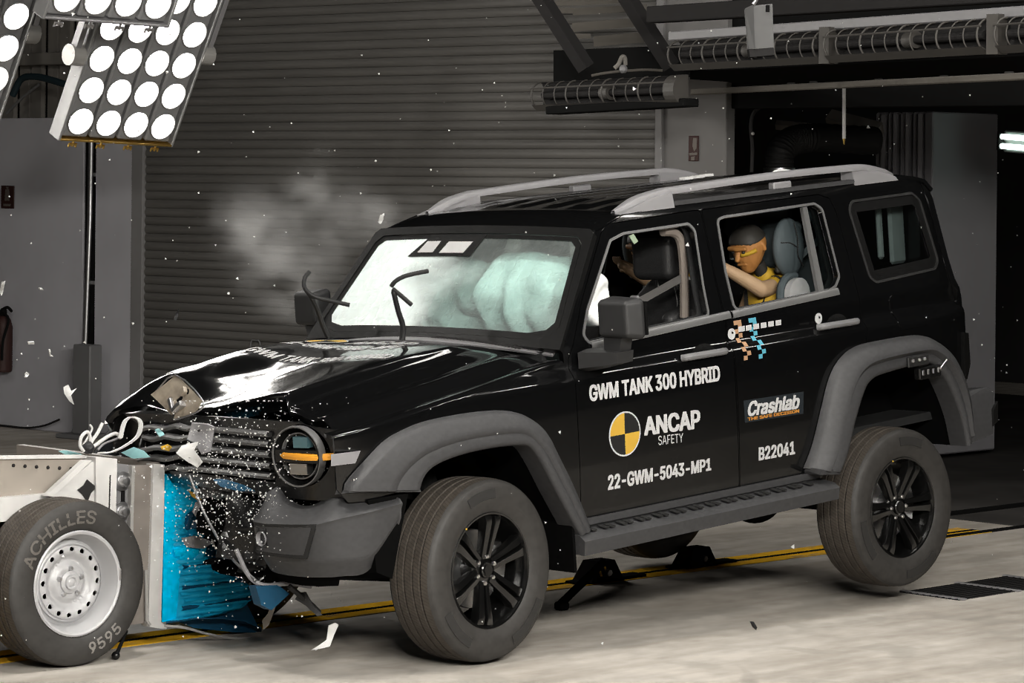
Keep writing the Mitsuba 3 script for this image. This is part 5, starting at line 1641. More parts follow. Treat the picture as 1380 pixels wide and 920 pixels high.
def strap(p, w, up, th=0.002):
    p = bez(p, 8)
    u = unit(up)
    return grid(np.stack([p - u * w / 2, p + u * w / 2], 1), th)


bk_ = cp('seat_belt', strap(bp, 0.045, [0.35, 0, 0.9]), 'belt_grey', label='grey front seat belt strap')
cp('guide', xf(rbox([0, 0, 0], [0.02, 0.05, 0.075], 0.006), trans(bp[0])), 'rail_silver', parent=bk_)
cp('slot', xf(rbox([0, -0.012, 0], [0.010, 0.04, 0.03], 0.003), trans(bp[0])), 'black_matte', parent=bk_)
cp('curtain_airbag', hull([ac(x, y, 'y', q) for x, y in ((846, 423), (853, 425), (862, 442), (850, 446)) for q in (-0.66, -0.63)]), 'airbag_cloth', label='white folded airbag edge at the front window')
# B pillar trim inside the front window, grab handle bits
pt = [ac(x, y, 'y', -0.655) for x, y in ((893, 312), (907, 313), (916, 322), (920, 345), (922, 385), (922, 428))]
cp('pillar_cover', tube(bez(pt, 6), 0.022, 10), 'pillar_beige', label='beige pillar trim')
cp('roof_tag', hull([ac(x, y, 'y', q) for x, y in ((848, 318), (854, 314), (861, 325), (855, 330)) for q in (-0.735, -0.738)]), 'lens_tag', False) if False else None
tagp = [ac(x, y, 'y', -0.735) for x, y in ((848, 318), (854, 315), (860, 325), (855, 329))]
plastic('tag_green', (0.45, 0.58, 0.4), 0.4)
cp('door_tag', hull(tagp + [p + np.array([0, 0.004, 0]) for p in tagp]), 'tag_green', False, label='small pale green tag in the front window')
cp('cargo_trim', cat(rbox([3.26, -0.56, 1.55], [0.12, 0.03, 0.34], 0.015), rbox([3.08, -0.60, 1.57], [0.04, 0.03, 0.30], 0.012)), 'trim_pale')  # pale pillar trim set close to the pane to brighten the quarter window
cp('cargo_belt', tube(bez([[2.72, -0.3, 1.50], [2.86, -0.32, 1.47], [3.0, -0.33, 1.38], [3.05, -0.33, 1.28]], 6), 0.022, 8), 'seat_cloth')
cp('cargo_cover', rbox([3.1, 0, 1.30], [0.5, 1.2, 0.03], 0.01), 'interior_dark')
# rear pillar trim and belt seen through the narrow rear pane
cp('pillar_cover', tube(bez([ac(x, y, 'y', -0.62) for x, y in ((1086, 288), (1099, 296), (1106, 318), (1112, 350), (1113, 377))], 6), 0.024, 10), 'seat_cloth')
cp('rear_belt', strap([ac(1112, 318, 'y', -0.60), ac(1095, 330, 'y', -0.56), ac(1080, 345, 'y', -0.53), ac(1070, 358, 'y', -0.5)], 0.05, [0.3, 0, 0.9]), 'seat_cloth')

# dummies and child seats --------------------------------------------------------------------------


def child_dummy(label, group, y0, dx, visible=True):
    k = thing('crash_dummy', label, 'crash test dummy', group)
    Q = lambda px, py, y: ac(px, py, 'y', y) + np.array([dx, y0 + 0.42, 0])
    S = lambda m: xf(m, np.eye(4))
    P_ = lambda name, mesh, mat, sm=True, parent=None, label=None: part(parent or k, name, mesh, mat, sm, tw=CT, label=label)
    pelvis = np.array([2.52 + dx, y0, 0.98])
    chest = np.array([2.42 + dx, y0 - 0.01, 1.25])
    shn, shf = Q(1058, 383, -0.46), Q(1040, 372, -0.30)
    shf = np.array([shn[0] - 0.01, y0 + 0.13, shn[2] + 0.005])
    neck = np.array([2.405 + dx, y0, 1.40])
    body = limb([(pelvis, 0.105), (chest, 0.125), ((shn + shf) / 2 + np.array([-0.06, 0, 0.0]), 0.085), (neck, 0.05)])
    body += limb([(shf, 0.055), ((shn + shf) / 2, 0.08), (shn, 0.055)])
    for s_ in (-1, 1):
        body += limb([(pelvis + [0, s_ * 0.07, 0], 0.085), (pelvis + [-0.34, s_ * 0.09, 0.02], 0.062)])
    P_('suit', smoothed(body, 0.018, 8), 'dummy_suit')
    legs = None
    for s_ in (-1, 1):
        l_ = limb([(pelvis + [-0.33, s_ * 0.09, 0.015], 0.055), (pelvis + [-0.40, s_ * 0.09, -0.25], 0.042), (pelvis + [-0.46, s_ * 0.09, -0.28], 0.04)])
        legs = l_ if legs is None else legs + l_
    P_('legs', smoothed(legs, 0.018, 6), 'dummy_arm')
    elb, hand = Q(1026, 390, -0.50), Q(985, 366, -0.42)
    P_('sleeve', smoothed(limb([(shn, 0.058), (shn * 0.55 + elb * 0.45, 0.052)]), 0.015, 6), 'dummy_suit')
    P_('cuff', tube([shn * 0.60 + elb * 0.40, shn * 0.52 + elb * 0.48], 0.055, 20), 'dummy_dark', 30)
    arm = limb([(shn * 0.6 + elb * 0.4, 0.043), (elb, 0.040), (hand, 0.030)])
    # hand with a thumb and four fingers, slightly curled
    dirn = unit(hand - elb)
    sidev = unit(np.cross(dirn, [0, 1.0, 0]))
    palm = hand + dirn * 0.035
    arm += limb([(hand, 0.028), (palm, 0.026)])
    for j in range(4):
        b = palm + np.array([0, 1.0, 0]) * (j - 1.5) * 0.014
        arm += limb([(b, 0.008), (b + dirn * 0.03 - sidev * 0.004, 0.0075), (b + dirn * 0.045 - sidev * 0.018, 0.007)])
    arm += limb([(hand + sidev * 0.012, 0.010), (hand + dirn * 0.03 + sidev * 0.030, 0.008)])
    P_('arm', smoothed(arm, 0.010, 6), 'dummy_arm')
    far = limb([(shf, 0.05), (shf + [-0.10, 0.02, -0.17], 0.042), (shf + [-0.30, -0.02, -0.10], 0.03), (shf + [-0.36, -0.02, -0.09], 0.028)])
    P_('arm', smoothed(far, 0.014, 6), 'dummy_arm')
    hc = Q(1008, 333, -0.42)
    fwd, upv = unit([-0.93, 0.0, -0.36]), unit([-0.36, 0, 0.93])
    H = frame(hc, -fwd, [0, 1.0, 0], np.cross(-fwd, [0, 1.0, 0]))
    if H[2, 2] < 0:
        H[:3, 2] *= -1
    sc_ = 1.0
    head = limb([((0.01, 0, 0.015), 0.090), ((-0.012, 0, -0.035), 0.070), ((-0.035, 0, -0.082), 0.040)])
    head += limb([((-0.075, 0, 0.0), 0.016), ((-0.096, 0, -0.022), 0.013)])                      # nose
    head += limb([((-0.072, -0.05, 0.028), 0.012), ((-0.080, 0, 0.030), 0.014), ((-0.072, 0.05, 0.028), 0.012)])      # brow
    head += limb([((-0.070, -0.022, -0.058), 0.008), ((-0.074, 0.022, -0.058), 0.008)])        # mouth
    for s_ in (-1, 1):
        head += limb([((0.015, s_ * 0.083, 0.012), 0.014), ((0.018, s_ * 0.086, -0.016), 0.011)])
    hk = P_('head', xf(smoothed(head, 0.008, 8), H), 'dummy_skin')
    for s_ in (-1, 1):
        P_('eye', xf(trimesh.creation.icosphere(2, 0.010).apply_translation([-0.071, s_ * 0.032, 0.008]), H), 'dummy_dark', parent=hk)
    cap = trimesh.creation.icosphere(4, 0.0945)
    cap.apply_scale([1, 1, 1])
    keep = (np.asarray(cap.triangles_center)[:, 2] > 0.022 + 0.55 * (-np.asarray(cap.triangles_center)[:, 0]) - 0.035) & (np.asarray(cap.triangles_center)[:, 2] > 0.02)
    cap.update_faces(keep)
    cap.remove_unreferenced_vertices()
    cap.apply_translation([0.010, 0, 0.016])
    P_('cap', xf(thicken(np.asarray(cap.vertices), np.asarray(cap.faces), 0.004), H), 'dummy_dark', parent=hk)
    P_('face_band', xf(tube([[-0.085 * math.cos(t) + 0.008, -0.088 * math.sin(t), 0.006 - 0.012 * math.cos(t)] for t in np.linspace(0.15, 1.1, 8)], 0.011, 8), H), 'dummy_suit', parent=hk)
    P_('neck', tube([neck - [0, 0, 0.02], neck * 0.4 + hc * 0.6 - [-0.02, 0, 0.02]], 0.034, 16), 'dummy_dark', 30)
    # harness
    cpt = (shn + shf) / 2
    for s_ in (-1, 1):
        P_('harness', strap([cpt + [0.03, s_ * 0.07, 0.08], cpt + [-0.075, s_ * 0.065, 0.045], chest + [-0.118, s_ * 0.045, 0.0], pelvis + [-0.13, s_ * 0.02, 0.06]], 0.032, [0, 1.0, 0.0]), 'dummy_dark', False)
    return k


child_dummy('seated child crash dummy in a yellow suit, at the near rear window', None, -0.42, 0.0)
child_dummy('child crash dummy in a yellow suit, half hidden behind the front headrest', None, 0.34, 0.07)


def child_seat(label, y0):
    k = thing('child_seat', label, 'child seat')
    P_ = lambda name, mesh, mat, sm=30, parent=None, label=None: part(parent or k, name, mesh, mat, sm, tw=CT, label=label)
    o = y0 + 0.42
    P_('shell', sphull([[2.42, y0 - 0.19, 0.97], [2.42, y0 + 0.19, 0.97], [2.72, y0 - 0.19, 0.97], [2.72, y0 + 0.19, 0.97], [2.74, y0 - 0.18, 1.50], [2.74, y0 + 0.18, 1.50], [2.69, y0 - 0.16, 1.1], [2.69, y0 + 0.16, 1.1]], 0.03) if False else cat(sphull([[2.68, y0 - 0.17, 0.99], [2.68, y0 + 0.17, 0.99], [2.76, y0 - 0.16, 1.46], [2.76, y0 + 0.16, 1.46]], 0.035), sphull([[2.32, y0 - 0.17, 0.925], [2.32, y0 + 0.17, 0.925], [2.68, y0 - 0.17, 0.925], [2.68, y0 + 0.17, 0.925]], 0.03)), 'seat_cloth')
    c = ac(1062, 333, 'y', -0.52) + np.array([0.0, o, 0])
    pad = trimesh.creation.icosphere(4, 1.0)
    pad.apply_scale([0.105, 0.05, 0.145])
    vv = np.asarray(pad.vertices)
    pad.vertices = vv * (1 - 0.05 * np.exp(-((vv[:, :1] + 0.0) / 0.006) ** 2))
    hk = P_('head_wing', pad.apply_translation(c), 'seat_pad', True, label='blue-grey padded head wing')
    P_('seam', tube(bez([c + [0.0, -0.048, 0.12], c + [0.012, -0.055, 0.04], c + [0.008, -0.055, -0.04], c + [0.06, -0.04, -0.10]], 6), 0.003, 6), 'seat_black', parent=hk)
    P_('seam', tube(bez([c + [-0.085, -0.03, 0.03], c + [-0.04, -0.048, 0.025], c + [0.008, -0.053, 0.0]], 6), 0.003, 6), 'seat_black', parent=hk)
    pad2 = pad.copy()
    pad2.apply_translation([0, 0.26, 0])
    P_('head_wing', pad2, 'seat_pad', True)
    P_('head_cushion', sphull([c + [0.07, 0.03, -0.08], c + [0.07, 0.23, -0.08], c + [0.10, 0.03, 0.09], c + [0.10, 0.23, 0.09]], 0.03), 'seat_cloth')
    a = ac(1074, 396, 'y', -0.60) + np.array([0, o, 0])
    arc = [[0.075 * math.cos(t), 0.080 * math.sin(t)] for t in np.linspace(0, PI, 14)]
    ak = P_('arm_rest', hull([a + [x, dy, z] for x, z in arc + [[0.09, -0.10], [-0.09, -0.10]] for dy in (-0.02, 0.03)]), 'white_print', label='white rounded arm rest')
    P_('rim', tube(bez([a + [x * 1.18 - 0.012, 0.02, z * 1.13] for x, z in arc[5:]] + [a + [-0.11, 0.02, -0.10]], 4), 0.020, 8), 'seat_pad', parent=ak)
    b = ac(1052, 362, 'y', -0.50) + np.array([0, o, 0])
    P_('belt_guide', xf(rbox([0, 0, 0], [0.07, 0.03, 0.04], 0.01), trans(b)), 'orange_print' if False else 'dummy_dark')
    return k


child_seat('blue-grey padded child seat under the near dummy', -0.42)
child_seat('child seat under the dummy half hidden behind the front headrest', 0.34)

# the trolley --------------------------------------------------------------------------------------
TK = thing('crash_trolley', 'silver wheeled crash trolley carrying a blue honeycomb barrier, at the left edge', 'trolley')
WC = at(85.6, 782.5, 'z', 0.347)
YP = WC[1] + 0.10
q_ = lambda px, py, dy=0.0: at(px, py, 'y', YP + dy)


def slab(pix, y0, y1):
    return hull([at(x, y, 'y', YP + y0) + np.array([0, dy, 0]) for x, y in pix for dy in (0, y1 - y0)])


def tp(name, mesh, mat, smooth=False, parent=None, label=None, tw=None, **more):
    return part(parent or TK, name, mesh, mat, smooth, tw=tw, label=label, **more)


def poly_slab(pix, y0, th):
    """A plate of any outline standing at y = YP + y0."""
    P = [at(x, y, 'y', YP + y0) for x, y in pix]
    m = extr(Polygon([(p[0], p[2]) for p in P]).buffer(0), th)
    return xf(m, np.array([[1, 0, 0, 0], [0, 0, -1, YP + y0 + th], [0, 1, 0, 0], [0, 0, 0, 1.0]]))


# longitudinal side panel with rivets, extended to the rear beyond the frame
a0, a1 = q_(0, 611, 0.06), q_(115, 617, 0.06)
sl = (a1[2] - a0[2]) / (a1[0] - a0[0])
XE = -3.6
sp_ = tp('side_panel', hull([[x, y, z] for x, zt in ((XE, a0[2] + sl * (XE - a0[0]) * 0.4), (a1[0], a1[2])) for y in (YP + 0.06, YP + 0.08) for z in (zt, zt - 0.22)]), 'trolley_beige', label='beige side panel')
tp('top_edge', hull([[x, y, z] for x, zt in ((XE, a0[2] + sl * (XE - a0[0]) * 0.4), (a1[0], a1[2])) for y in (YP + 0.045, YP + 0.10) for z in (zt, zt + 0.012)]), 'trolley_white', parent=sp_)
for i in range(7):
    p = q_(18 + i * 15.5, 627 + i * 0.9, 0.06)
    tp('rivet', trimesh.creation.icosphere(1, 0.008).apply_translation(p), 'steel_dark', True, parent=sp_)
tp('floor_rail', hull([[x, y, z] for x in (XE, a1[0] + 0.1) for y in (YP + 0.02, YP + 0.12) for z in (0.60, 0.70)]), 'trolley_white')
tp('floor_deck', bx([(XE - 0.7) / 2, YP + 0.62, 0.64], [-XE - 0.75, 1.05, 0.05]), 'trolley_beige')
tp('chassis_rail', bx([(XE - 0.8) / 2, YP + 0.35, 0.40], [-XE - 0.8, 0.12, 0.16]), 'steel_dark')
tp('chassis_rail', bx([(XE - 0.8) / 2, YP + 0.95, 0.40], [-XE - 0.8, 0.12, 0.16]), 'steel_dark')
bkk = tp('gusset', poly_slab([(68, 668), (124, 622), (130, 622), (131, 690), (112, 690), (78, 674)], -0.005, 0.03), 'trolley_white', label='white gusset plate')
tp('gusset_edge', poly_slab([(62, 668), (114, 620), (124, 620), (72, 669)], -0.03, 0.03), 'trolley_white', parent=bkk)
tg_ = [(118, 646), (126, 653), (131, 656), (123, 664), (118, 676), (112, 667), (105, 660), (113, 654)]
tp('target', poly_slab(tg_, -0.012, 0.006), 'black_print', parent=bkk, label='black four-pointed target')
col = tp('column', poly_slab([(129, 616), (158, 618), (153, 842), (131, 842)], -0.02, 0.12), 'trolley_white', label='white box column')
tp('slot_line', poly_slab([(148, 640), (149.5, 640), (148, 690), (146.5, 690)], -0.022, 0.01), 'steel_dark', parent=col)
ch = tp('slotted_rail', poly_slab([(158, 624), (181, 627), (176, 842), (153, 842)], -0.005, 0.05), 'grey_paint')
tp('slot', poly_slab([(164, 646), (169, 646), (167, 735), (162, 735)], -0.008, 0.01), 'steel_black', parent=ch)
tp('flange', poly_slab([(178, 627), (182, 627), (176, 842), (172, 842)], -0.03, 0.03), 'light_grey', parent=ch)
bolt_m, _ = lathe([(0.0, -0.035), (0.018, -0.033), (0.026, -0.018), (0.026, -0.006), (0.042, -0.004), (0.042, 0.006), (0.0, 0.006)], 14)
for px, py in ((165, 648), (164.5, 689), (166, 724)):
    tp('bolt', xf(bolt_m, trans(q_(px, py, -0.015))), 'galvanised', 40)
tp('side_plate', poly_slab([(180, 627), (210, 626), (203, 838), (175, 842)], 0.0, 0.02), 'trolley_side', label='grey side plate')
es = tp('edge_strip', poly_slab([(207, 625), (222, 626), (221, 700), (217, 838), (200, 838)], -0.015, 0.05), 'trolley_white', label='white edge strip')
tp('foot', poly_slab([(197, 838), (217, 838), (226, 844), (224, 848), (199, 844)], -0.015, 0.04), 'trolley_white', parent=es)
x_b = q_(222, 640)[0]
tp('face_plate', hull([[x, y, z] for x in (x_b - 0.05, x_b - 0.01) for y in (YP + 0.02, YP + 1.05) for z in (0.13, 0.80)]), 'trolley_side')
tp('drain_pipe', tube([q_(197, 768, -0.02), q_(198, 836, -0.02), q_(202, 842, -0.02)], 0.008, 8), 'light_grey', 30)
# barrier block: near face pleated, front face crushed
zb0, zb1 = q_(215, 838)[2], q_(225, 641)[2]
fr_px = [(640, 262), (655, 264), (680, 265), (720, 266), (728, 268), (735, 275), (748, 277), (755, 292), (770, 306), (785, 322), (800, 336), (812, 333), (825, 300), (838, 222)]
zz = np.array([at(x, y, 'y', YP)[2] for y, x in fr_px])
xx = np.array([at(x, y, 'y', YP)[0] for y, x in fr_px])
od = np.argsort(zz)
front_x = lambda z: np.interp(z, zz[od], xx[od])
nz = 150
zs = np.linspace(zb0, zb1, nz)
rows = []
for i, z in enumerate(zs):
    xf_ = max(front_x(z), x_b + 0.02)
    low = np.clip((0.52 - z) / 0.1, 0, 1)
    row = []
    for t in np.linspace(0, 1, 14):
        y = YP - 0.004 - 0.016 * abs(((i / 6.0) % 1) - 0.5) * 2 * (0.25 + low) * np.clip(t * 6 - 1.2, 0, 1) + 0.012 * (meshkit.noise(np.array([t * 9, z * 22, 3.0])) - 0.5) * t
        row.append([x_b + (xf_ - x_b) * t, y, z])
    for t in np.linspace(0.06, 1, 12):
        y = YP + 1.0 * t
        pull = np.clip(t / 0.2, 0, 1)
        xw = min(xf_, x_b + 0.16 + 0.02 * math.sin(z * 30))
        x = xf_ * (1 - pull) + xw * pull + 0.03 * (meshkit.noise(np.array([y * 9, z * 14, 1.0])) - 0.5)
        row.append([max(x, x_b + 0.02), y, z])
    rows.append(row)
rows = np.array(rows)
top = rows[-1].copy()
cap_in = np.stack([np.full(len(top), x_b), top[:, 1], top[:, 2] + 0.004], -1)
bb = tp('barrier_block', grid(np.concatenate([rows, cap_in[None]])[:, ::1], 0.006), 'barrier_blue', 35, label='crushed bright blue honeycomb barrier block')
tp('foil_sheet', poly_slab([(223, 641), (246, 640), (243, 770), (237, 836), (219, 838), (221, 720)], -0.012, 0.006), 'foil_blue', parent=bb)
for i in range(10):
    z = zb0 + 0.05 + i * 0.030
    x1 = front_x(z) + 0.01
    x0 = x_b + 0.09 + 0.012 * math.sin(i * 2.1)
    tp('fold', grid(np.array([[[x, YP - 0.014 - 0.014 * math.sin(PI * t), z + (t - 0.5) * 0.02 + 0.02 * (x - x0)] for t in np.linspace(0, 1, 5)] for x in np.linspace(x0, x1, 8)]), 0.003), 'barrier_blue' if i % 3 else 'barrier_deep', 30, parent=bb)
sk_ = np.array([[at(x, y, 'y', YP - 0.05 + 0.16 * t) for x, y in ((224, 843), (262, 838), (300, 838), (330, 842), (352, 852))] for t in np.linspace(0, 1, 4)])
sk_[..., 2] += 0.03 * meshkit.noise(sk_ * 14) - 0.02 * np.linspace(0, 1, 4)[:, None]
tp('skirt', grid(sk_, 0.006), 'barrier_deep', 40, parent=bb, label='dark blue torn skirt below the block')
tp('skirt', slab([(235, 836), (290, 822), (332, 812), (345, 838), (352, 852), (318, 852), (262, 846)], 0.02, 0.10), 'barrier_deep', parent=bb)
tp('skirt_cable', tube(bez([q_(222, 843, -0.06), q_(250, 846, -0.08), q_(280, 854, -0.08), q_(315, 860, -0.08), q_(347, 859, -0.06)], 6), 0.006, 8), 'light_grey', 30, parent=bb)
for i, (px, py) in enumerate(((242, 640), (252, 652), (246, 668))):
    pass
c_px = [(255, 655), (262, 700), (250, 742), (268, 740), (280, 742), (300, 756), (262, 720)]
for i, (px, py) in enumerate(c_px):
    m = crumple(trimesh.creation.icosphere(3, 1.0).apply_scale([0.05 + 0.01 * (i % 3), 0.03, 0.035 + 0.012 * (i % 2)]), 0.025, 14, i)
    tp('crumb', m.apply_translation(q_(px, py, -0.02)), ('barrier_blue', 'barrier_deep', 'foil_blue')[i % 3], 30, parent=bb)
# trolley wheel
tw_prof_t = [(0.340, -0.098)] + [(r, y) for q__ in (-0.06, -0.02, 0.02, 0.06) for r, y in ((0.346, q__ - 0.006), (0.337, q__ - 0.004), (0.337, q__ + 0.004), (0.346, q__ + 0.006))] + [(0.340, 0.098)]
tw_side = [(0.340, -0.098), (0.332, -0.108), (0.31, -0.116), (0.28, -0.119), (0.25, -0.115), (0.232, -0.108), (0.222, -0.100), (0.216, -0.085)]
mt, mtuv = lathe(tw_prof_t, 96)
ms, _ = lathe(tw_side, 96, split=False)
mrim, _ = lathe([(0.219, -0.094), (0.221, -0.102), (0.214, -0.106), (0.205, -0.102), (0.200, -0.09), (0.190, -0.055), (0.182, -0.035), (0.178, -0.02), (0.165, -0.030), (0.155, -0.052)], 72)
# face of the steel wheel with a ring of round holes
holes = [Point(0.137 * math.cos(t), 0.137 * math.sin(t)).buffer(0.0115, quad_segs=4) for t in np.arange(16) * PI / 8 + 0.1]
ann = Point(0, 0).buffer(0.165, quad_segs=24).difference(Point(0, 0).buffer(0.045, quad_segs=12)).difference(shapely.union_all(holes))


def facefn(u, v):
    r = np.hypot(u, v)
    y = np.interp(r, [0.045, 0.066, 0.076, 0.092, 0.11, 0.125, 0.15, 0.165], [-0.042, -0.044, -0.040, -0.018, -0.040, -0.052, -0.050, -0.040])
    return np.stack([u, y, v], -1)


WTM = trans(WC)
wtk = fresh(TK + '__wheel')
t_w = mat4(WTM @ rotm([0, 1, 0], 8))
sqt = lambda m: m
part(wtk, 'tread', ply_(mt, 'tyre_tread', True, uv=mtuv), None, tw=t_w)
part(wtk, 'sidewall', ply_(ms, 'trolley_tyre', True), None, tw=t_w) if False else part(wtk, 'sidewall', ply_(ms, 'tyre_wall', True), None, tw=t_w)
part(wtk, 'sidewall', ply_(xf(ms, np.diag([1, -1, 1, 1])), 'tyre_wall', True), None, tw=t_w)
part(wtk, 'rim', ply_(mrim, 'wheel_silver', True), None, tw=t_w, label='silver steel rim')
part(wtk, 'face', ply_(sheet(ann, facefn, 0.006, 0.012), 'wheel_silver', 40), None, tw=t_w, label='silver wheel face with round holes')
part(wtk, 'inner_drum', ply_(lathe([(0.0, 0.0), (0.17, 0.0)], 32)[0], 'steel_black'), None, tw=t_w)
mcap, _ = lathe([(0.0, -0.062), (0.012, -0.062), (0.018, -0.058), (0.022, -0.064), (0.030, -0.064), (0.033, -0.056), (0.047, -0.050), (0.047, -0.03)], 32)
part(wtk, 'hub', ply_(mcap, 'wheel_silver', True), None, tw=t_w)
nut, _ = lathe([(0.0, -0.062), (0.006, -0.062), (0.0095, -0.056), (0.0095, -0.042), (0.014, -0.04)], 6)
D_NUT = ply_(nut, 'galvanised', 30)
for i in range(5):
    t = math.radians(90 + 72 * i)
    part(wtk, 'wheel_nut', D_NUT, None, tw=mat4(WTM @ trans([0.058 * math.cos(t), 0, 0.058 * math.sin(t)])))
part(wtk, 'wheel_weight', ply_(xf(rbox([0, 0, 0], [0.012, 0.012, 0.05], 0.004), trans([0.214, -0.104, 0.02])), 'galvanised'), None, tw=mat4(WTM))


def ring_text(text, r, h, mid_deg, span, mat, flip=False):
    m = meshkit.text_mesh(text, 1.0, 0.002, True)
    m = trimesh.Trimesh(m.vertices, m.faces, process=False)
    v = np.asarray(m.vertices)
    a, b = v[:, 0].min(), v[:, 0].max()
    t = (v[:, 0] - a) / (b - a) - 0.5
    ang = np.radians(mid_deg) - t * math.radians(span) * (-1 if flip else 1)
    rr = r + (v[:, 1] - 0.5) * h * (-1 if flip else 1)
    yy = -np.interp(rr, np.array(tw_side)[::-1, 0], -np.array(tw_side)[::-1, 1]) - 0.0008 - (v[:, 2] > 0.001) * 0.0016
    return trimesh.Trimesh(np.stack([rr * np.cos(ang), yy, rr * np.sin(ang)], -1), m.faces, process=False)


plastic('tyre_letter', (0.17, 0.155, 0.14), 0.4)
plastic('tyre_chalk', (0.30, 0.28, 0.26), 0.45)
part(wtk, 'lettering', ply_(ring_text('ACHILLES', 0.278, 0.052, 118, 88, None), 'tyre_letter'), None, tw=mat4(WTM), label='raised lettering')
part(wtk, 'lettering', ply_(ring_text('9595', 0.278, 0.045, -62, 36, None, True), 'tyre_chalk'), None, tw=mat4(WTM), label='pale digits')
WT2 = mat4(trans(WC + np.array([0, 1.25, 0])) @ rotm([0, 0, 1], 180))
w2 = fresh(TK + '__wheel')
part(w2, 'tread', ply_(mt, 'tyre_tread', True, uv=mtuv), None, tw=WT2)
part(w2, 'sidewall', ply_(ms, 'tyre_wall', True), None, tw=WT2)
part(w2, 'rim', ply_(mrim, 'wheel_silver', True), None, tw=WT2)
tp('axle', tube([WC + [0, 0.05, 0], WC + [0, 1.2, 0]], 0.035, 12), 'steel_dark', 30)

# loose pieces of the crash, each a thing ------------------------------------------------------------
r3 = np.random.default_rng(21)
DG = 'flying debris of the crash'


def shard(outline, o, tilt, th=0.004, bend=0.0):
    """A bent plate from an outline in metres, centred at o, turned by three angles."""
    p = Polygon(outline)
    m = sheet(p, lambda u, v: np.stack([u, v, bend * (u**2 + 0.6 * u * v) * 12], -1), th, 0.012)
    M = trans(o) @ rotm([0, 0, 1], tilt[2]) @ rotm([0, 1, 0], tilt[1]) @ rotm([1, 0, 0], tilt[0])
    return xf(m, M)


def before(px, py, x):
    """World y of the point seen at a place of the photograph at x in the car's frame."""
    return float((CARM[:3, :3] @ ac(px, py, 'x', x) + CARM[:3, 3])[1])


def facing(pix, y, th=0.006, curl=0.03):
    """A piece with the given outline in the photograph, hanging at depth y, curled and with a thickness."""
    P = np.array([at(a, b, 'y', y) for a, b in pix])
    c = P.mean(0)
    poly = Polygon([((p - c) @ CRT, (p - c) @ CU) for p in P]).buffer(0)
    poly = max(getattr(poly, 'geoms', [poly]), key=lambda g: g.area)
    ph = r3.uniform(0, 6.28)
    r_ = max(poly.bounds[2] - poly.bounds[0], poly.bounds[3] - poly.bounds[1])
    def fn(u, v):
        w = curl * np.sin(u / r_ * 4 + ph) * 1.0 + curl * 0.7 * np.cos(v / r_ * 5 + ph * 2)
        return c + u[:, None] * CRT + v[:, None] * CU + w[:, None] * CD
    return sheet(poly, fn, th, 0.012, flip=False)


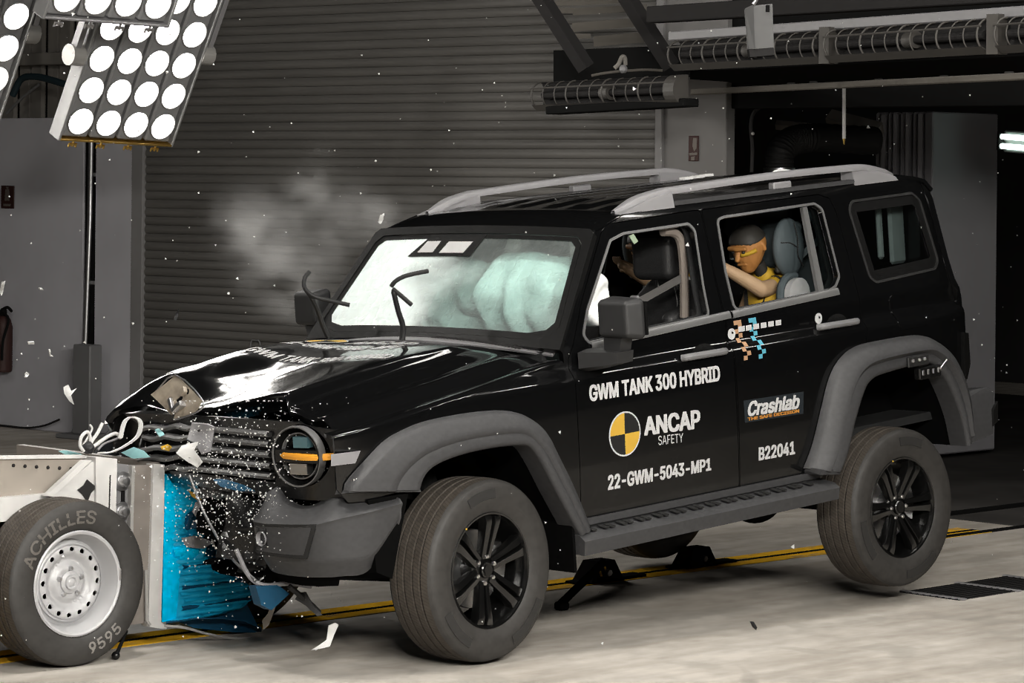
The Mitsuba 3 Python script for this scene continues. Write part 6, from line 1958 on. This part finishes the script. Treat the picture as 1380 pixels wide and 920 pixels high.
for pix, y, mat, label, cat_ in (
    ([(84, 522), (92, 518), (97, 526), (105, 522), (97, 532), (101, 545), (94, 540), (86, 530)], 0.9, 'debris_white', 'white twisted shard flying before the grey steel post', 'debris'),
    ([(-2, 393), (3, 380), (9, 378), (5, 388), (1, 398)], 0.9, 'debris_white', 'white shard flying at the left edge above the fire extinguisher', 'debris'),
    ([(51, 387), (58, 388), (59, 391), (52, 390)], 0.9, 'debris_white', 'tiny white sliver flying before the left wall panel, highest of three', 'debris'),
    ([(38, 461), (46, 461), (46, 464), (38, 464)], 0.9, 'debris_white', 'tiny white sliver flying level with the extinguisher', 'debris'),
    ([(65, 470), (67, 470), (68, 478), (72, 480), (66, 480)], 0.9, 'debris_white', 'tiny white L-shaped chip beside the post top', 'debris'),
    ([(34, 504), (37, 501), (39, 504), (37, 508), (34, 507)], 0.9, 'debris_white', 'small round white chip low before the left wall panel', 'debris'),
    ([(234, 428), (237, 421), (241, 416), (239, 423), (237, 432), (234, 431)], 0.7, 'debris_dark', 'small dark glinting fragment flying before the roller door', 'debris'),
    ([(510, 300), (513, 290), (518, 287), (516, 297), (513, 302)], 0.8, 'debris_white', 'small pale fragment flying above the windscreen corner', 'debris'),
    ([(443, 843), (452, 838), (457, 840), (450, 856), (445, 870), (425, 876), (418, 878), (428, 871), (440, 862)], -0.6, 'debris_white', 'cream torn plastic strip flying low before the front tyre', 'debris'),
    ([(1011, 838), (1015, 837), (1020, 844), (1019, 848), (1014, 845)], -1.2, 'debris_dark', 'small dark fragment above the floor at the lower right', 'debris'),
    ([(268, 594), (262, 606), (274, 622), (266, 630), (250, 622), (236, 612), (244, 601), (258, 597)], before(255, 612, -0.86), 'debris_white', 'torn white foam piece at the bonnet front below the white bracket', 'debris'),
    ([(160, 612), (180, 602), (196, 606), (205, 614), (178, 618)], 0.42, 'aqua_plastic', 'pale aqua lens fragment lying over the trolley column', 'debris'),
    ([(208, 580), (215, 578), (222, 585), (216, 588)], before(215, 583, -0.82), 'aqua_plastic', 'small aqua lens chip before the grille bars', 'debris'),
    ([(216, 602), (226, 598), (232, 602), (228, 608), (218, 606)], before(225, 603, -0.82), 'yellow_print', 'small orange chip before the lower grille bars', 'debris'),
    ([(252, 662), (262, 663), (276, 670), (270, 674), (258, 668)], 0.3, 'yellow_print', 'yellow sliver before the blue barrier top', 'debris'),
    ([(247, 652), (254, 654), (272, 659), (280, 664), (268, 663)], 0.3, 'debris_white', 'white sliver above the yellow one before the barrier', 'debris'),
    ([(284, 648), (300, 646), (330, 652), (346, 658), (320, 661), (296, 657)], before(315, 654, -0.80), 'barrier_deep', 'long dark blue shred below the grille', 'debris'),
    ([(78, 609), (86, 607), (112, 611), (106, 615), (88, 613)], 0.5, 'aqua_plastic', 'pale blue strip on the trolley panel top', 'debris'),
    ([(242, 727), (262, 722), (290, 728), (276, 738), (250, 738)], 0.3, 'rail_silver', 'pale crumpled foil scrap on the crushed barrier', 'debris'),
    ([(262, 678), (272, 674), (276, 690), (266, 700), (258, 690)], 0.2, 'rail_silver', 'pale crumpled scrap in front of the barrier edge', 'debris'),
    ([(352, 838), (360, 828), (368, 806), (374, 800), (372, 815), (362, 842), (354, 850)], -0.1, 'trolley_beige', 'pale torn strip hanging under the bumper corner', 'debris'),
    ([(396, 810), (402, 800), (412, 797), (424, 815), (436, 826), (428, 828), (412, 816)], -0.5, 'debris_dark', 'dark bent splinter falling below the bumper', 'debris'),
):
    k = thing('debris_piece', label, cat_, DG)
    own(k, facing(pix, y, 0.005, 0.012), mat, 30)

k = thing('metal_bracket', 'torn square metal bracket flying above the front edge of the bonnet', 'bracket', None)
bp_ = [(206, 532), (230, 504), (274, 540), (268, 556), (242, 566)]
B0 = [ac(x, y, 'x', -0.86) for x, y in bp_]
c = np.mean(B0, 0)
bu, bv = unit(B0[0] - B0[1]), None
bn = unit(np.cross(B0[1] - B0[0], B0[2] - B0[1]))
bn = unit(bn * (-1 if bn[0] > 0 else 1) + np.array([0, 0, 0.25]))
if bn[0] > 0:
    bn = -bn
bu = unit(bu - bn * (bu @ bn))
bv = np.cross(bn, bu)
BF = frame(c, bu, bv, bn)
pl2 = Polygon([((p - c) @ bu, (p - c) @ bv) for p in B0]).buffer(0)
w_ = pl2.bounds
hol = [Point(w_[0] * 0.4, w_[1] * 0.1).buffer(0.012), Point(w_[2] * 0.45, w_[3] * 0.3).buffer(0.010), sbox(-0.015, -0.02, 0.03, 0.0)]
own(k, xf(sheet(pl2.difference(shapely.union_all(hol)), lambda u, v: np.stack([u, v, 0.25 * u * u - 0.5 * u * v], -1), 0.004, 0.02), CARM @ BF), 'torn_metal', 30)
part(k, 'tab', xf(crumple(rbox([0.01, 0.03, 0.016], [0.07, 0.025, 0.03], 0.004).subdivide(), 0.008, 20, 1), CARM @ BF), 'galvanised')
part(k, 'tab', xf(rbox([-0.04, -0.02, 0.012], [0.04, 0.03, 0.02], 0.004), CARM @ BF), 'torn_metal')
part(k, 'tab', xf(rbox([0.05, -0.01, 0.012], [0.02, 0.06, 0.02], 0.004), CARM @ BF), 'galvanised')
part(k, 'edge', xf(tube(bez([(*q, 0.003) for q in np.array(pl2.exterior.coords)[:-1]], 3), 0.004, 6), CARM @ BF), 'galvanised', 30)

k = thing('mounting_plate', 'smooth white bracket sticking out of the grille beside the torn metal', 'bracket')
own(k, facing([(256, 572), (280, 571), (291, 574), (285, 606), (272, 612), (262, 598), (249, 594)], before(270, 590, -0.80), 0.01, 0.02), 'rail_silver', 30)
part(k, 'screw', trimesh.creation.icosphere(1, 0.006).apply_translation(at(268, 580, 'y', before(268, 580, -0.82))), 'steel_dark')
k = thing('trim_loop', 'bent white plastic trim hoop at the far front corner of the car', 'trim strip')
pts = [at(x, y, 'y', 0.36) for x, y in ((134, 609), (150, 608), (168, 600), (184, 588), (189, 574), (186, 565), (176, 563), (169, 568), (165, 580), (163, 590))]
own(k, strap(pts, 0.024, CRT * 0.6 + CD * 0.8, 0.006), 'debris_white', 30)
k = thing('cable_tangle', 'tangle of white cables thrown up over the trolley column', 'cable tangle')
for s_, pp in enumerate(([(113, 608), (108, 600), (110, 588), (118, 582), (122, 592), (120, 606)], [(120, 606), (124, 594), (131, 584), (138, 570)], [(116, 606), (128, 600), (142, 590), (156, 584), (163, 590)], [(132, 606), (140, 598), (155, 592), (165, 588)], [(112, 600), (118, 590), (124, 578), (121, 572)])):
    part(k, 'cable', tube(bez([at(x, y, 'y', 0.38 + 0.03 * s_) for x, y in pp], 6), 0.008 if s_ < 3 else 0.005, 7), 'debris_white' if s_ != 3 else 'rail_silver', 30)
part(k, 'clip', crumple(trimesh.creation.icosphere(2, 0.03), 0.02, 20, 3).apply_translation(at(119, 602, 'y', 0.38)), 'debris_dark')
k = thing('thin_rod', 'thin beige rod hanging before the crushed barrier', 'rod')
own(k, tube([at(268, 690, 'y', 0.2), at(280, 712, 'y', 0.2), at(291, 740, 'y', 0.2)], 0.004, 6), 'trolley_beige', 30)
k = thing('black_rod', 'black rod with a ball end standing on the floor beside the trolley wheel', 'rod')
own(k, tube([at(171, 850, 'y', WC[1] + 0.02), at(157, 881, 'z', 0.018)], [0.006, 0.009], 8), 'steel_black', 30)
part(k, 'ball', trimesh.creation.icosphere(2, 0.018).apply_translation(at(156, 883, 'z', 0.018)), 'black_gloss', True)
k = thing('roof_clip', 'white clip on the near roof rail', 'clip')
own(k, tube(bez([ac(x, y, 'y', -0.645) + np.array([0, 0, 0.004]) for x, y in ((1040, 236), (1046, 232), (1056, 231), (1066, 232))], 4), 0.008, 6), 'debris_white', 30, tw=CT)
for i, (x, y) in enumerate(((925, 240), (940, 238), (952, 236))):
    k = thing('sticker_target', 'small white roof target dots, ' + ('left', 'middle', 'right')[i] + ' of three behind the near roof rail', 'target')
    p = ac(x, y, 'y', -0.1)
    own(k, hull([p + np.array([a, b, c_]) for a in (-0.03, 0.03) for b in (-0.02, 0.02) for c_ in (-0.006, 0.006)]), 'debris_white', tw=CT)

# cloud of small fragments: nobody could count them
n1, n2 = 2300, 520
px = np.concatenate([np.clip(r3.normal(330, 62, n1), 160, 560), r3.uniform(0, 1380, n2)])
py = np.concatenate([np.clip(r3.normal(655, 62, n1), 540, 830), r3.uniform(0, 900, n2)])
yy = np.concatenate([r3.uniform(-0.75, 0.15, n1), r3.uniform(-1.6, 2.2, n2)])
sz = np.concatenate([r3.gamma(2.0, 0.0006, n1) + 0.0008, r3.gamma(1.6, 0.0009, n2) + 0.0012])
tv = np.array([[1, 1, 1], [1, -1, -1], [-1, 1, -1], [-1, -1, 1.0]])
V, F = [], []
for i in range(n1 + n2):
    p = at(px[i], py[i], 'y', yy[i] if i >= n1 else yy[i])
    if p[2] < 0.02:
        continue
    if i < n1:
        q_l = CARI[:3, :3] @ p + CARI[:3, 3]
        p = CARM[:3, :3] @ (q_l + [-0.12, 0, 0]) + CARM[:3, 3] if False else p
    R = trimesh.transformations.random_rotation_matrix(r3.random(3))[:3, :3]
    F += (np.array([[0, 1, 2], [0, 3, 1], [0, 2, 3], [1, 3, 2]]) + 4 * len(V)).tolist()
    V.append(p + (tv @ R.T) * sz[i])
k = fresh('glass_fragments')
labels[k] = {'label': 'spray of tiny white glass and plastic fragments flying around the crash', 'category': 'fragments', 'kind': 'stuff'}
own(k, trimesh.Trimesh(np.vstack(V), np.array(F), process=False), 'debris_white')

# smoke rising behind the bonnet: a medium in a box
SY = 1.35
sa, sb = at(262, 455, 'y', SY), at(640, 175, 'y', SY)
sx0, sx1, sz0, sz1 = sa[0], sb[0], sa[2], sb[2]
sy0, sy1 = SY - 0.28, SY + 0.28
nx, ny, nz_ = 96, 24, 84
gx, gy, gz = np.meshgrid(np.linspace(0, 1, nx), np.linspace(0, 1, ny), np.linspace(0, 1, nz_), indexing='ij')
W3 = np.stack([sx0 + gx * (sx1 - sx0), sy0 + gy * (sy1 - sy0), sz0 + gz * (sz1 - sz0)], -1)
dens = np.zeros(gx.shape)
warp = W3 + 0.16 * (np.stack([meshkit.fbm(W3 * 3.0 + 7 * k_, 4, k_) for k_ in range(3)], -1) - 0.5) * [1, 0.6, 1]
for x, y, r_, a in ((330, 285, 40, 1.0), (345, 320, 38, 0.9), (310, 290, 26, 0.7), (370, 300, 42, 0.9), (415, 250, 34, 0.8), (430, 222, 18, 0.7), (385, 345, 46, 0.9), (405, 395, 46, 0.8), (440, 270, 40, 0.6), (480, 285, 36, 0.6), (520, 290, 34, 0.7), (545, 300, 26, 0.6), (420, 430, 40, 0.7), (360, 370, 34, 0.7), (450, 330, 44, 0.5), (570, 270, 20, 0.3)):
    p = at(x, y, 'y', SY)
    rr_ = r_ / 305
    d2 = ((warp - p) ** 2 * [1, 0.8, 1]).sum(-1)
    dens += a * np.exp(-d2 / (2 * (rr_ * 0.62) ** 2))
nz3 = meshkit.fbm(W3 * 8.0 + 3, 5, 9)
dens = np.clip(dens, 0, 1.3) * np.clip((nz3 - 0.36) * 3.6, 0, 1.6)
edge = np.minimum.reduce([gx, 1 - gx, gy, 1 - gy, gz, 1 - gz])
dens *= np.clip(edge / 0.08, 0, 1)
grid_ = np.ascontiguousarray(dens.transpose(2, 1, 0)[..., None]).astype(np.float32)
scene['smoke_medium'] = {'type': 'heterogeneous', 'albedo': 0.93, 'scale': 2.0,
                         'sigma_t': {'type': 'gridvolume', 'grid': mi.VolumeGrid(grid_), 'to_world': T().translate([sx0, sy0, sz0]).scale([sx1 - sx0, sy1 - sy0, sz1 - sz0])},
                         'phase': {'type': 'isotropic'}}
k = fresh('smoke')
labels[k] = {'label': 'pale smoke drifting up behind the bonnet and windscreen', 'category': 'smoke', 'kind': 'stuff'}
scene[k] = {'type': 'cube', 'to_world': T().translate([(sx0 + sx1) / 2, (sy0 + sy1) / 2, (sz0 + sz1) / 2]).scale([(sx1 - sx0) / 2, (sy1 - sy0) / 2, (sz1 - sz0) / 2]), 'bsdf': {'type': 'null'}, 'interior': {'type': 'ref', 'id': 'smoke_medium'}}
